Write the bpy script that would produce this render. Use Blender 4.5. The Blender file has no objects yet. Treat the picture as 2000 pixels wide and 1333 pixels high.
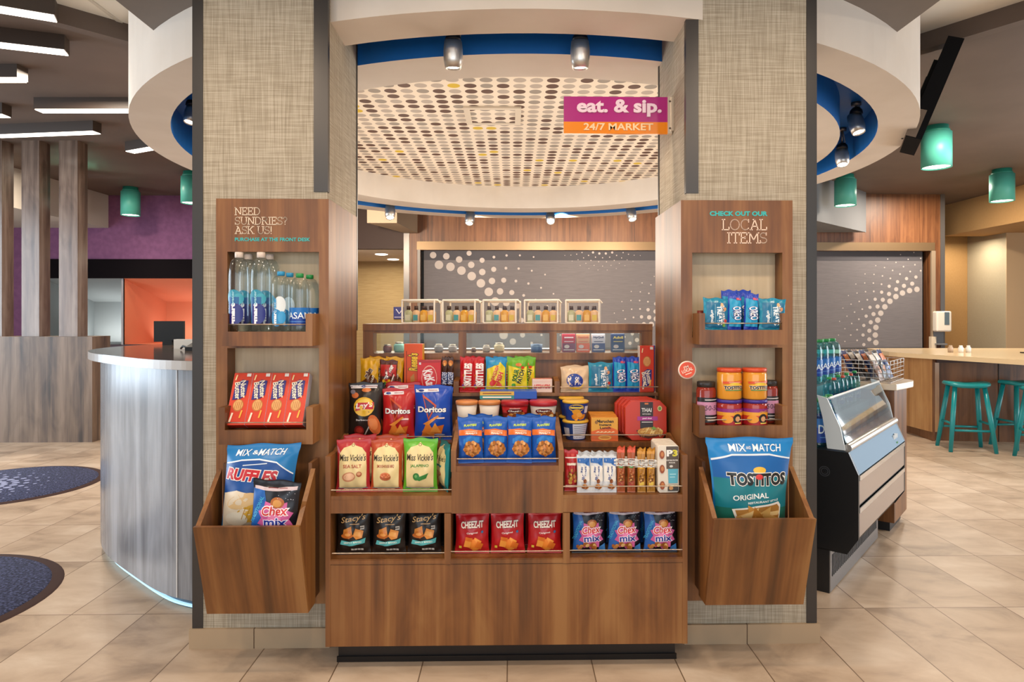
import bpy, bmesh, math, random
from math import sin, cos, pi, radians, sqrt
from mathutils import Vector, Matrix
from mathutils.geometry import tessellate_polygon
SC = bpy.context.scene
COL = SC.collection
R = random.Random(7)

# ---------------------------------------------------------------- camera, light, exposure
F, PX0, PY0, EYE = 1290.0, 1024.0, 620.0, 1.26     # focal length and principal point in pixels of the 2000 x 1333 frame, eye height
YAW = radians(1.066)
cam = bpy.data.cameras.new('camera')
cam.sensor_width = 36.0
cam.lens = 36.0 * F / 2000
cam.shift_x = -(PX0 - 1000) / 2000
cam.shift_y = (PY0 - 666.5) / 2000
cam.clip_start = 0.05
camo = bpy.data.objects.new('camera', cam)
COL.objects.link(camo)
camo.location = (0, 0, EYE)
camo.rotation_euler = (pi / 2, 0, -YAW)
SC.camera = camo

w = bpy.data.worlds.new('world')
SC.world = w
w.use_nodes = True
bg = w.node_tree.nodes['Background']
bg.inputs[0].default_value = (0.86, 0.94, 1.0, 1)
bg.inputs[1].default_value = 0.44
SC.view_settings.view_transform = 'Standard'
SC.view_settings.look = 'None'
SC.view_settings.exposure = 0.25
SC.view_settings.gamma = 1.0
SC.view_settings.use_curve_mapping = False
SC.cycles.transparent_max_bounces = 40

CY, SY = cos(YAW), sin(YAW)
def cw(xc, zc):                      # (sideways, depth) from the camera -> world X, Y
    return (xc * CY + zc * SY, zc * CY - xc * SY)
def at(px, py, Y):                   # where the sight line of a pixel meets the upright plane at world Y
    xn = (px - PX0) / F
    dx, dy, dz = xn * CY + SY, CY - xn * SY, (PY0 - py) / F
    t = Y / dy
    return Vector((dx * t, Y, EYE + dz * t))
def X(px, Y): return at(px, PY0, Y).x
def Zt(py, Y, px=1000): return at(px, py, Y).z

def lamp(name, kind, loc, energy, color=(1, .86, .7), rot=(0, 0, 0), size=.2, size_y=None, spot=None, blend=.6):
    d = bpy.data.lights.new(name, kind)
    d.energy = energy
    d.color = color
    if kind == 'AREA':
        d.shape = 'RECTANGLE' if size_y else 'DISK'
        d.size = size
        if size_y: d.size_y = size_y
    else:
        d.shadow_soft_size = size
        if kind == 'SPOT':
            d.spot_size = spot or 1.2
            d.spot_blend = blend
    o = bpy.data.objects.new(name, d)
    COL.objects.link(o)
    o.location = loc
    o.rotation_euler = rot
    return o
WARM = (1.0, .80, .60)
# recessed downlights in the low ceiling in front of the market (above and behind the camera)
for lx in (-1.25, 0.0, 1.25):
    for ly in (0.55, 1.55):
        lamp('recessed_downlight_lamp', 'AREA', (lx, ly, 2.6), 9.5, WARM, size=.16)
# recessed downlights in the higher ceilings at both sides and at the back
for lx, ly, le in ((-4.2, 1.6, 42), (4.2, 1.6, 42), (-3.3, 5.0, 42), (3.9, 5.4, 42), (-5.0, 7.8, 55), (5.6, 8.6, 75)):
    lamp('side_downlight_lamp', 'AREA', (lx, ly, 3.02), le, (1, .86, .70), size=.3)
# daylight through the glazed walls at both sides and behind the camera
lamp('daylight_window', 'AREA', (-8.4, 3.6, 1.6), 330, (.72, .86, 1.0), (pi / 2, 0, -pi / 2), 6.0, 2.6)
lamp('daylight_window', 'AREA', (6.6, 4.6, 1.55), 130, (.88, .94, 1.0), (pi / 2, 0, pi / 2), 3.6, 2.3)
lamp('daylight_window', 'AREA', (0, -3.6, 1.6), 110, (.82, .91, 1.0), (pi / 2, 0, 0), 7.0, 2.4)
# ring track heads inside the ceiling ring: aim
def aim(o, tgt):
    d = Vector(tgt) - o.location
    o.rotation_euler = d.to_track_quat('-Z', 'Y').to_euler()
for (a, b), tgt, e in (((-.25, 2.80), (-.3, 3.1, .3), 14), ((.26, 2.80), (.3, 3.1, .3), 14), ((-1.85, 7.2), (-1.4, 9.4, 1.8), 140),
                      ((-.55, 7.33), (-.2, 9.4, 1.7), 170), ((.45, 7.33), (.8, 9.4, 1.7), 170), ((1.6, 7.25), (2.2, 9.4, 1.6), 150)):
    o = lamp('track_lamp', 'SPOT', (a + .09, b, 2.36), e, WARM, size=.04, spot=1.7)
    aim(o, tgt)
# unseen point lamps in mid-air below the ceiling disc, brightening its underside
for k in range(8):
    a = k * pi / 4 + .2
    lamp('disc_fill_lamp', 'POINT', (.09 + 1.2 * cos(a), 5.06 + 1.2 * sin(a), 1.75), 8.5, (1, .88, .74), size=.25)

# ---------------------------------------------------------------- materials
def lin(h):
    if isinstance(h, str):
        h = h.lstrip('#')
        v = [int(h[i:i + 2], 16) / 255 for i in (0, 2, 4)]
    else:
        v = h
    return tuple(x / 12.92 if x <= .04045 else ((x + .055) / 1.055) ** 2.4 for x in v) + (1.0,)
MATS = {}
def pm(h, rough=.45, metal=0.0, emit=0.0, spec=.5, coat=0.0):
    key = (h, rough, metal, emit, spec, coat)
    if key in MATS: return MATS[key]
    m = bpy.data.materials.new('paint_' + h.lstrip('#'))
    m.use_nodes = True
    b = m.node_tree.nodes['Principled BSDF']
    b.inputs['Base Color'].default_value = lin(h)
    b.inputs['Roughness'].default_value = rough
    b.inputs['Metallic'].default_value = metal
    b.inputs['Specular IOR Level'].default_value = spec
    if coat: b.inputs['Coat Weight'].default_value = coat
    if emit:
        b.inputs['Emission Color'].default_value = lin(h)
        b.inputs['Emission Strength'].default_value = emit
    MATS[key] = m
    return m
def nodes(name):
    m = bpy.data.materials.new(name)
    m.use_nodes = True
    nt = m.node_tree
    b = nt.nodes['Principled BSDF']
    def N(t, **kw):
        n = nt.nodes.new(t)
        for k, v in kw.items():
            if k.startswith('i_'):
                n.inputs[k[2:].replace('_', ' ')].default_value = v
            else:
                setattr(n, k, v)
        return n
    def L(a, ao, c, ci): nt.links.new(a.outputs[ao], c.inputs[ci])
    return m, nt, b, N, L
def ramp(N, stops):
    r = N('ShaderNodeValToRGB')
    e = r.color_ramp.elements
    while len(e) < len(stops): e.new(.5)
    for i, (p, c) in enumerate(stops):
        e[i].position = p
        e[i].color = lin(c)
    return r
def wood(name, stops, rough=.38, scale=1.0, rot=(0, 0, 0), bands=5.5, ymul=1.0):
    m, nt, b, N, L = nodes(name)
    tc = N('ShaderNodeTexCoord')
    def mapped(s):
        mp = N('ShaderNodeMapping')
        mp.inputs['Scale'].default_value = (s[0], s[1] * ymul, s[2])
        mp.inputs['Rotation'].default_value = rot
        L(tc, 'Object', mp, 0)
        return mp
    def noise(s, sc, det, dist=0.0):
        n = N('ShaderNodeTexNoise')
        n.inputs['Scale'].default_value = sc
        n.inputs['Detail'].default_value = det
        n.inputs['Distortion'].default_value = dist
        L(mapped(s), 0, n, 'Vector')
        return n
    broad = noise((bands * scale, bands * scale, .35 * scale), 1.6, 3, .6)
    fine = noise((60 * scale, 60 * scale, 1.2 * scale), 1.5, 5)
    knot = noise((9 * scale, 9 * scale, 2.2 * scale), 1.0, 3, 1.6)
    a = N('ShaderNodeMath', operation='MULTIPLY'); a.inputs[1].default_value = .62
    L(broad, 0, a, 0)
    c = N('ShaderNodeMath', operation='MULTIPLY_ADD'); c.inputs[1].default_value = .20
    L(fine, 0, c, 0); L(a, 0, c, 2)
    d = N('ShaderNodeMath', operation='MULTIPLY_ADD'); d.inputs[1].default_value = .26
    L(knot, 0, d, 0); L(c, 0, d, 2)
    r = ramp(N, stops)
    L(d, 0, r, 0)
    L(r, 0, b, 'Base Color')
    b.inputs['Roughness'].default_value = rough
    return m
WOOD = wood('walnut_laminate', [(.36, '482d16'), (.47, '6a411f'), (.56, '805128'), (.68, '96683a')])
WOODF = wood('walnut_laminate_slanted_panel', [(.36, '482d16'), (.47, '6a411f'), (.56, '805128'), (.68, '96683a')], ymul=.04)
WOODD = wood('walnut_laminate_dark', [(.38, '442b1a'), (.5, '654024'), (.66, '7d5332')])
WOODG = wood('walnut_laminate_window_glare', [(.36, '54565c'), (.47, '6f7074'), (.56, '85868a'), (.68, '9a9ca1')], rough=.24, bands=5)  # reflected window light put into the wood's bluish grey base colour
WOODP = wood('brown_post_veneer', [(.36, '4a3c34'), (.47, '665449'), (.56, '7b685b'), (.68, '8e7d71')], rough=.22, bands=7)
WOODB = wood('brown_desk_laminate', [(.38, '3a302a'), (.48, '5a4a3f'), (.56, '6e5b4b'), (.66, '806c5c')], rough=.4, bands=7)
WOODL = wood('light_oak_laminate', [(.38, '8a6138'), (.5, 'ab7d4c'), (.66, 'c09560')], rough=.4, bands=4)
WOODW = wood('wall_walnut_veneer', [(.38, '4a2a17'), (.5, '683f23'), (.66, '7d5130')], rough=.45, bands=16)
PALEWOOD = wood('pale_brushed_panel', [(.36, 'b39c7d'), (.5, 'c9b391'), (.64, 'd6c3a4')], rough=.5, rot=(0, pi / 2, 0), bands=3)

def fabric(name, c0, c1, c2, s=1.0):
    m, nt, b, N, L = nodes(name)
    tc = N('ShaderNodeTexCoord')
    outs = []
    for sc in ((6 * s, 6 * s, 300 * s), (300 * s, 300 * s, 6 * s)):
        mp = N('ShaderNodeMapping'); mp.inputs['Scale'].default_value = sc
        L(tc, 'Object', mp, 0)
        n = N('ShaderNodeTexNoise'); n.inputs['Scale'].default_value = 1.0; n.inputs['Detail'].default_value = 2
        L(mp, 0, n, 'Vector')
        outs.append(n)
    a = N('ShaderNodeMath', operation='ADD'); L(outs[0], 0, a, 0); L(outs[1], 0, a, 1)
    h = N('ShaderNodeMath', operation='MULTIPLY'); h.inputs[1].default_value = .5; L(a, 0, h, 0)
    r = ramp(N, [(.36, c0), (.5, c1), (.62, c2)])
    L(h, 0, r, 0); L(r, 0, b, 'Base Color')
    b.inputs['Roughness'].default_value = .85
    b.inputs['Specular IOR Level'].default_value = .2
    return m
LINEN = fabric('woven_linen_wallcovering', '958976', 'aca08c', 'c0b5a2', 1.2)

def floor_mat():
    m, nt, b, N, L = nodes('stone_look_floor_tile')
    tc = N('ShaderNodeTexCoord')
    sep = N('ShaderNodeSeparateXYZ'); L(tc, 'Object', sep, 0)
    def cell(out, off, size):
        s = N('ShaderNodeMath', operation='SUBTRACT'); s.inputs[1].default_value = off; L(sep, out, s, 0)
        d = N('ShaderNodeMath', operation='DIVIDE'); d.inputs[1].default_value = size; L(s, 0, d, 0)
        fl = N('ShaderNodeMath', operation='FLOOR'); L(d, 0, fl, 0)
        fr = N('ShaderNodeMath', operation='FRACT'); L(d, 0, fr, 0)
        c = N('ShaderNodeMath', operation='SUBTRACT'); c.inputs[1].default_value = .5; L(fr, 0, c, 0)
        ab = N('ShaderNodeMath', operation='ABSOLUTE'); L(c, 0, ab, 0)
        gt = N('ShaderNodeMath', operation='GREATER_THAN'); gt.inputs[1].default_value = .5 - .0022 / size; L(ab, 0, gt, 0)
        return fl, gt
    fx, gx = cell('X', -1.249, .308)
    fy, gy = cell('Y', 2.83, .612)
    g = N('ShaderNodeMath', operation='MAXIMUM'); L(gx, 0, g, 0); L(gy, 0, g, 1)
    cmb = N('ShaderNodeCombineXYZ'); L(fx, 0, cmb, 0); L(fy, 0, cmb, 1)
    wn = N('ShaderNodeTexWhiteNoise', noise_dimensions='3D'); L(cmb, 0, wn, 0)
    sc = N('ShaderNodeVectorMath', operation='SCALE'); sc.inputs['Scale'].default_value = 9.0; L(wn, 'Color', sc, 0)
    ad = N('ShaderNodeVectorMath', operation='ADD'); L(tc, 'Object', ad, 0); L(sc, 0, ad, 1)
    mp = N('ShaderNodeMapping'); mp.inputs['Scale'].default_value = (3.2, 5.5, 3); mp.inputs['Rotation'].default_value = (0, 0, .5); L(ad, 0, mp, 0)
    n = N('ShaderNodeTexNoise'); n.inputs['Scale'].default_value = .9; n.inputs['Detail'].default_value = 8; n.inputs['Roughness'].default_value = .58; n.inputs['Distortion'].default_value = .5
    L(mp, 0, n, 'Vector')
    v = N('ShaderNodeMath', operation='MULTIPLY_ADD'); v.inputs[1].default_value = .15; L(wn, 'Value', v, 0); L(n, 0, v, 2)
    r = ramp(N, [(.36, '97826e'), (.50, 'b39c85'), (.62, 'c0aa93'), (.76, 'ccb9a4')])
    L(v, 0, r, 0)
    mx = N('ShaderNodeMix', data_type='RGBA'); mx.inputs[7].default_value = lin('6f5843')
    L(g, 0, mx, 0); L(r, 0, mx, 6); L(mx, 2, b, 'Base Color')
    b.inputs['Roughness'].default_value = .42
    b.inputs['Specular IOR Level'].default_value = .35
    return m
FLOOR = floor_mat()

def dots_mat():
    m, nt, b, N, L = nodes('dotted_ceiling_paper')
    tc = N('ShaderNodeTexCoord')
    mp = N('ShaderNodeMapping'); mp.inputs['Scale'].default_value = (10.2, 10.2, 0); L(tc, 'Object', mp, 0)
    fl = N('ShaderNodeVectorMath', operation='FLOOR'); L(mp, 0, fl, 0)
    fr = N('ShaderNodeVectorMath', operation='FRACTION'); L(mp, 0, fr, 0)
    sb = N('ShaderNodeVectorMath', operation='SUBTRACT'); sb.inputs[1].default_value = (.5, .5, 0); L(fr, 0, sb, 0)
    ln = N('ShaderNodeVectorMath', operation='LENGTH'); L(sb, 0, ln, 0)
    lt = N('ShaderNodeMath', operation='LESS_THAN'); lt.inputs[1].default_value = .385; L(ln, 'Value', lt, 0)
    wn = N('ShaderNodeTexWhiteNoise', noise_dimensions='3D'); L(fl, 0, wn, 0)
    r = ramp(N, [(0, 'b9ada2'), (.30, '9c9288'), (.58, '5d4034'), (.90, 'b9ada2'), (.965, 'd9b92a')])
    r.color_ramp.interpolation = 'CONSTANT'
    L(wn, 'Value', r, 0)
    mx = N('ShaderNodeMix', data_type='RGBA'); mx.inputs[6].default_value = lin('efe3d2')
    L(lt, 0, mx, 0); L(r, 0, mx, 7); L(mx, 2, b, 'Base Color')
    b.inputs['Roughness'].default_value = .6
    return m
DOTS = dots_mat()

def clear(name, tint='ffffff', ior=1.25, rough=.03, boost=0.0, base=.03):
    m, nt, b, N, L = nodes(name)
    nt.nodes.remove(b)
    out = nt.nodes['Material Output']
    tr = N('ShaderNodeBsdfTransparent'); tr.inputs[0].default_value = lin(tint)
    gl = N('ShaderNodeBsdfGlossy'); gl.inputs['Roughness'].default_value = rough
    lw = N('ShaderNodeLayerWeight'); pw = N('ShaderNodeMath', operation='POWER'); pw.inputs[1].default_value = 3.2; L(lw, 'Facing', pw, 0)
    ad = N('ShaderNodeMath', operation='MULTIPLY_ADD'); ad.inputs[1].default_value = (ior - 1) * 1.3; ad.inputs[2].default_value = base + boost; L(pw, 0, ad, 0)
    mx = N('ShaderNodeMixShader'); L(ad, 0, mx, 0); L(tr, 0, mx, 1); L(gl, 0, mx, 2); L(mx, 0, out, 0)
    return m
PET = clear('clear_bottle_plastic', 'f3f8fa', 1.4, .08, .02)
PETB = clear('blue_green_bottle_plastic', 'bdecf0', 1.4, .08, .02)
COOLGLASS = clear('cooler_glass', 'f2f7f6', 1.6, .03, .22)
GLASS = clear('window_glass', 'f8fbfa', 1.2, .02, 0, .012)
VINYL = clear('clear_vinyl', 'fdf8f0', 1.2, .12, 0, .02)

def mat_carpet():
    m, nt, b, N, L = nodes('navy_mat_pile')
    tc = N('ShaderNodeTexCoord')
    n = N('ShaderNodeTexNoise'); n.inputs['Scale'].default_value = 90; n.inputs['Detail'].default_value = 4; L(tc, 'Object', n, 'Vector')
    r = ramp(N, [(.35, '1f2338'), (.5, '363c5a'), (.68, '5a628a')])
    L(n, 0, r, 0); L(r, 0, b, 'Base Color')
    b.inputs['Roughness'].default_value = 1
    bp = N('ShaderNodeBump'); bp.inputs['Strength'].default_value = .6; bp.inputs['Distance'].default_value = .01; L(n, 0, bp, 'Height'); L(bp, 0, b, 'Normal')
    return m
CARPET = mat_carpet()

def soft(name, h, c2, scale=30, rough=.8, stretch=(1, 1, 1)):
    m, nt, b, N, L = nodes(name)
    tc = N('ShaderNodeTexCoord'); mp = N('ShaderNodeMapping'); mp.inputs['Scale'].default_value = stretch; L(tc, 'Object', mp, 0)
    n = N('ShaderNodeTexNoise'); n.inputs['Scale'].default_value = scale; n.inputs['Detail'].default_value = 4; L(mp, 0, n, 'Vector')
    r = ramp(N, [(.35, h), (.65, c2)]); L(n, 0, r, 0); L(r, 0, b, 'Base Color')
    b.inputs['Roughness'].default_value = rough
    return m
PLASTER = soft('warm_white_plaster', 'd6cabc', 'ddd2c5', 3)
BROWNC = soft('brown_ceiling_paint', '5c4e45', '63544b', 2, .7)
GREYC = soft('grey_soffit_paint', '7a716a', '807770', 2, .7)
PURPLE = soft('plum_woven_wallcovering', '6e4163', '7a4b6d', 14, .85, (1, 1, 1))
BEIGE = soft('beige_grass_wallcovering', 'b39a6c', 'c4ac7e', 5, .85, (1, 1, 30))
TAN = soft('tan_vinyl_wallcovering', 'a8814f', 'b48d5b', 30, .85, (20, 20, 1))
GREYTAN = soft('grey_tan_wallcovering', 'a49880', 'aea28a', 30, .85, (20, 20, 1))
SHADE = soft('grey_roller_shade_cloth', '646062', '6f6a6c', 8, .9, (1, 1, 40))
STEEL = soft('brushed_stainless', 'b9b6b2', 'cfccc8', 6, .28, (1, 1, 40))
STEEL.node_tree.nodes['Principled BSDF'].inputs['Metallic'].default_value = .9
TRIMM = pm('4a4745', .35, .6)
BRONZE = pm('7b6448', .4, .5)
BLUE = pm('1767b0', .45)
TEAL = pm('4ba695', .45)
STOOL = pm('10868a', .3)
BLACK = pm('121214', .4)
CREAM = pm('e6d8c6', .5)
CHROME = pm('d2cdc6', .34, .85)
LENS = pm('fff1dc', .5, 0, 9.0)
CASELED = pm('fff4e4', .5, 0, 1.6)
STRIP = pm('fff2e2', .5, 0, 5.0)

# ---------------------------------------------------------------- mesh builder
class MB:
    def __init__(s):
        s.v, s.f, s.m, s.sm, s.mats = [], [], [], [], []
    def mi(s, mat):
        if mat not in s.mats: s.mats.append(mat)
        return s.mats.index(mat)
    def add(s, verts, faces, mat, smooth=False):
        o, k = len(s.v), s.mi(mat)
        s.v.extend([tuple(p) for p in verts])
        for f in faces:
            s.f.append([i + o for i in f]); s.m.append(k); s.sm.append(smooth)
        return s
    def box(s, x0, x1, y0, y1, z0, z1, mat):
        v = [(x, y, z) for z in (z0, z1) for y in (y0, y1) for x in (x0, x1)]
        return s.add(v, [(0, 2, 3, 1), (4, 5, 7, 6), (0, 1, 5, 4), (2, 6, 7, 3), (0, 4, 6, 2), (1, 3, 7, 5)], mat)
    def prism(s, poly, a0, a1, mat, axis='z', smooth=False):
        """poly: 2-D outline; extruded along axis. axis z: (x, y); x: (y, z); y: (x, z)."""
        n = len(poly)
        def p3(p, a): return (p[0], p[1], a) if axis == 'z' else (a, p[0], p[1]) if axis == 'x' else (p[0], a, p[1])
        ar = sum(poly[i][0] * poly[(i + 1) % n][1] - poly[(i + 1) % n][0] * poly[i][1] for i in range(n))
        flip = (ar < 0) != (axis == 'y')
        P = poly[::-1] if flip else poly
        v = [p3(p, a0) for p in P] + [p3(p, a1) for p in P]
        s.add(v, [list(range(n))[::-1], list(range(n, 2 * n))], mat)
        return s.add(v, [(i, (i + 1) % n, n + (i + 1) % n, n + i) for i in range(n)], mat, smooth)
    def lathe(s, prof, mat, seg=24, c=(0, 0, 0), smooth=True, closed=False):
        v, f, n = [], [], len(prof)
        for k in range(seg):
            a = 2 * pi * k / seg
            for r, z in prof: v.append((c[0] + r * cos(a), c[1] + r * sin(a), c[2] + z))
        for k in range(seg):
            k2 = (k + 1) % seg
            for i in range(n - 1 + (1 if closed else 0)):
                i2 = (i + 1) % n
                f.append((k * n + i, k2 * n + i, k2 * n + i2, k * n + i2))
        return s.add(v, f, mat, smooth)
    def tube(s, pts, r, mat, seg=8, smooth=True):
        pts = [Vector(p) for p in pts]
        v, f, n = [], [], len(pts)
        for i, p in enumerate(pts):
            d = (pts[min(i + 1, n - 1)] - pts[max(i - 1, 0)]).normalized()
            a = d.cross(Vector((0, 0, 1)) if abs(d.z) < .9 else Vector((1, 0, 0))).normalized()
            b = d.cross(a)
            rr = r[i] if isinstance(r, (list, tuple)) else r
            for k in range(seg):
                t = 2 * pi * k / seg
                v.append(p + a * (rr * cos(t)) + b * (rr * sin(t)))
        for i in range(n - 1):
            for k in range(seg):
                k2 = (k + 1) % seg
                f.append((i * seg + k, i * seg + k2, (i + 1) * seg + k2, (i + 1) * seg + k))
        s.add(v, f, mat, smooth)
        return s.add(v, [list(range(seg))[::-1], [(n - 1) * seg + k for k in range(seg)]], mat)
    def mesh(s, name):
        me = bpy.data.meshes.new(name)
        me.from_pydata(s.v, [], s.f)
        for m in s.mats: me.materials.append(m)
        me.polygons.foreach_set('material_index', s.m)
        me.polygons.foreach_set('use_smooth', s.sm)
        me.update()
        return me
    def build(s, name, parent=None, weld=True, bevel=0.0):
        me = s.mesh(name)
        if weld:
            b = bmesh.new(); b.from_mesh(me)
            bmesh.ops.remove_doubles(b, verts=b.verts, dist=1e-5)
            bmesh.ops.recalc_face_normals(b, faces=b.faces)
            b.to_mesh(me); b.free()
        o = bpy.data.objects.new(name, me)
        COL.objects.link(o)
        if parent: o.parent = parent
        if bevel:
            md = o.modifiers.new('edge', 'BEVEL'); md.width = bevel; md.segments = 2; md.limit_method = 'ANGLE'
        return o
def tag(o, label=None, cat=None, group=None, kind=None):
    if label: o['label'] = label
    if cat: o['category'] = cat
    if group: o['group'] = group
    if kind: o['kind'] = kind
    return o
def struct(o, label=None, cat=None): return tag(o, label, cat, None, 'structure')
def empty(name, loc=(0, 0, 0), rz=0.0):
    o = bpy.data.objects.new(name, None)
    COL.objects.link(o)
    o.location = loc
    o.rotation_euler = (0, 0, rz)
    return o
def copy_tree(o, parent=None):
    c = o.copy(); COL.objects.link(c)
    c.parent = parent
    for ch in o.children: copy_tree(ch, c)
    return c

# ---------------------------------------------------------------- lettering
TXT = {}
def text2d(s, bold=0.0, shear=0.0):
    """(points, triangles, box) of a line of lettering, in its own units"""
    k = (s, bold, shear)
    if k in TXT: return TXT[k]
    cu = bpy.data.curves.new('lettering', 'FONT')
    cu.body = s
    cu.shear = shear
    cu.offset = bold
    cu.resolution_u = 3
    o = bpy.data.objects.new('lettering', cu)
    COL.objects.link(o)
    dg = bpy.context.evaluated_depsgraph_get()
    me = bpy.data.meshes.new_from_object(o.evaluated_get(dg))
    me.calc_loop_triangles()
    pts = [(v.co.x, v.co.y) for v in me.vertices]
    tri = [tuple(t.vertices) for t in me.loop_triangles]
    bpy.data.objects.remove(o); bpy.data.meshes.remove(me); bpy.data.curves.remove(cu)
    if not pts: pts, tri = [(0, 0), (1, 0), (1, 1)], [(0, 1, 2)]
    xs, ys = [p[0] for p in pts], [p[1] for p in pts]
    TXT[k] = (pts, tri, (min(xs), max(xs), min(ys), max(ys)))
    return TXT[k]
ARC = lambda cx, cy, rx, ry, a0, a1, n=10: [(cx + rx * cos(radians(a0 + (a1 - a0) * i / n)), cy + ry * sin(radians(a0 + (a1 - a0) * i / n))) for i in range(n + 1)]
SLAB = {   # slab-serif capitals drawn as strokes: (advance, strokes)
 'N': (.98, [[(.12, 0), (.12, 1)], [(.12, 1), (.80, 0)], [(.80, 0), (.80, 1)], [(0, 0), (.26, 0)], [(0, 1), (.14, 1)], [(.66, 1), (.94, 1)]]),
 'E': (.80, [[(.12, 0), (.12, 1)], [(0, 0), (.68, 0), (.68, .22)], [(0, 1), (.66, 1), (.66, .78)], [(.12, .52), (.48, .52)], [(.48, .42), (.48, .62)]]),
 'D': (.95, [[(.12, 0), (.12, 1)], [(0, 0), (.36, 0)] + ARC(.36, .5, .46, .5, -90, 90) + [(0, 1)]]),
 'S': (.78, [ARC(.36, .75, .30, .25, 30, 270) + ARC(.36, .25, .32, .25, 90, -150), [(.64, .78), (.64, 1)], [(.06, 0), (.06, .24)]]),
 'U': (.98, [[(.14, 1), (.14, .34)] + ARC(.47, .34, .33, .34, 180, 360) + [(.80, 1)], [(0, 1), (.28, 1)], [(.66, 1), (.94, 1)]]),
 'R': (.92, [[(.12, 0), (.12, 1)], [(0, 1), (.42, 1)] + ARC(.42, .76, .28, .24, 90, -90) + [(.12, .52)], [(.42, .52), (.74, 0), (.88, 0)], [(0, 0), (.28, 0)]]),
 'I': (.42, [[(.17, 0), (.17, 1)], [(.03, 0), (.31, 0)], [(.03, 1), (.31, 1)]]),
 'A': (.96, [[(.10, 0), (.46, 1), (.82, 0)], [(.24, .34), (.68, .34)], [(0, 0), (.24, 0)], [(.68, 0), (.94, 0)], [(.28, 1), (.46, 1)]]),
 'K': (.94, [[(.12, 0), (.12, 1)], [(.74, 1), (.12, .42)], [(.34, .62), (.76, 0)], [(0, 0), (.26, 0)], [(0, 1), (.26, 1)], [(.6, 1), (.88, 1)], [(.64, 0), (.92, 0)]]),
 'L': (.78, [[(.12, 0), (.12, 1)], [(0, 1), (.28, 1)], [(0, 0), (.68, 0), (.68, .26)]]),
 'O': (1.04, [ARC(.48, .5, .44, .5, 0, 360, 24)]),
 'C': (.94, [ARC(.48, .5, .43, .5, 45, 318, 18), [(.80, .74), (.80, 1)]]),
 'T': (.86, [[(.40, 0), (.40, 1)], [(.02, .76), (.02, 1), (.78, 1), (.78, .76)], [(.26, 0), (.54, 0)]]),
 'M': (1.14, [[(.14, 0), (.16, 1)], [(.16, 1), (.54, .28), (.92, 1)], [(.92, 1), (.96, 0)], [(0, 0), (.28, 0)], [(.82, 0), (1.1, 0)], [(.02, 1), (.16, 1)], [(.92, 1), (1.06, 1)]]),
 '?': (.66, [ARC(.28, .76, .25, .24, 160, -60) + [(.28, .44), (.28, .28)], [(.28, .0), (.28, .07)]]),
 '!': (.36, [[(.14, .28), (.14, 1)], [(.14, 0), (.14, .07)]]),
 ' ': (.40, [])}
def slab_text(mb, s, x, z, h, y, mat, t=.10, right=False):
    """slab lettering standing on a panel that faces -Y"""
    wd = sum(SLAB[c][0] for c in s) * h
    cx = x - wd if right else x
    for ch in s:
        adv, strokes = SLAB[ch]
        for st in strokes:
            for (ax, az), (bx, bz) in zip(st, st[1:]):
                a, b = Vector((cx + ax * h, z + az * h)), Vector((cx + bx * h, z + bz * h))
                d = (b - a)
                if d.length < 1e-6: continue
                d.normalize()
                n = Vector((-d.y, d.x)) * (t * h / 2)
                a, b = a - d * (t * h * .3), b + d * (t * h * .3)
                q = [a + n, b + n, b - n, a - n]
                mb.add([(p.x, y, p.y) for p in q], [(0, 1, 2, 3)], mat)
        cx += adv * h
    return wd
def flat_text(mb, s, x0, x1, z0, z1, y, mat, bold=.03, shear=0.0, depth=0.0):
    pts, tri, bb = text2d(s, bold, shear)
    f = lambda p: (x0 + (p[0] - bb[0]) / (bb[1] - bb[0]) * (x1 - x0), z0 + (p[1] - bb[2]) / (bb[3] - bb[2]) * (z1 - z0))
    P = [f(p) for p in pts]
    mb.add([(a, y, b) for a, b in P], tri, mat)
    if depth:
        cnt = {}
        for t in tri:
            for i in range(3):
                e = (t[i], t[(i + 1) % 3]); cnt[e] = 1
        edges = [e for e in cnt if (e[1], e[0]) not in cnt]
        n = len(P)
        mb.add([(a, y, b) for a, b in P] + [(a, y + depth, b) for a, b in P], [(i, j, j + n, i + n) for i, j in edges], mat)
# ================================================================ the setting
mb = MB(); mb.box(-9.5, 9.5, -4, 13, -.1, 0, FLOOR)
struct(mb.build('floor'), 'beige stone-look tile floor')
# low grey ceiling over the front of the market
mb = MB()
xl, xr = cw(-1.772, 3.15)[0], cw(1.793, 3.15)[0]
mb.prism([(xl, -4), (xr, -4), (xr, 3.24), (xr - .45, 3.0), (xl + .45, 3.0), (xl, 3.24)], 2.632, 2.70, GREYC)
struct(mb.build('ceiling_front'), 'low grey ceiling in front of the market')
mb = MB(); mb.box(-9.5, 9.5, -4, 4.6, 3.10, 3.15, pm('e6dfd2', .8))
for gx in range(-15, 16):
    mb.box(gx * .61 - .012, gx * .61 + .012, -4, 4.6, 3.094, 3.1, pm('cfc6b8', .6))
for gy in range(-6, 8):
    mb.box(-9.5, 9.5, gy * .61 - .012, gy * .61 + .012, 3.094, 3.1, pm('cfc6b8', .6))
struct(mb.build('ceiling_tile'), 'white grid tile ceiling')
mb = MB()
pl = [cw(*p) for p in ((-2.46, 4.17), (-5.4, 1.05), (-9.5, 1.05), (-9.5, 13), (9.5, 13), (9.5, 1.0), (5.0, 1.0), (2.57, 4.29))]
mb.prism(pl, 3.05, 3.12, BROWNC)
struct(mb.build('ceiling_brown'), 'dark brown ceiling over the lobby')
def strip(a, b, wd, z0, z1, mat, name, label=None):
    a, b = Vector(cw(*a)), Vector(cw(*b))
    d = (b - a).normalized(); n = Vector((-d.y, d.x)) * wd
    m = MB(); m.prism([a, b, b + n, a + n], z0, z1, mat)
    return struct(m.build(name), label)
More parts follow.
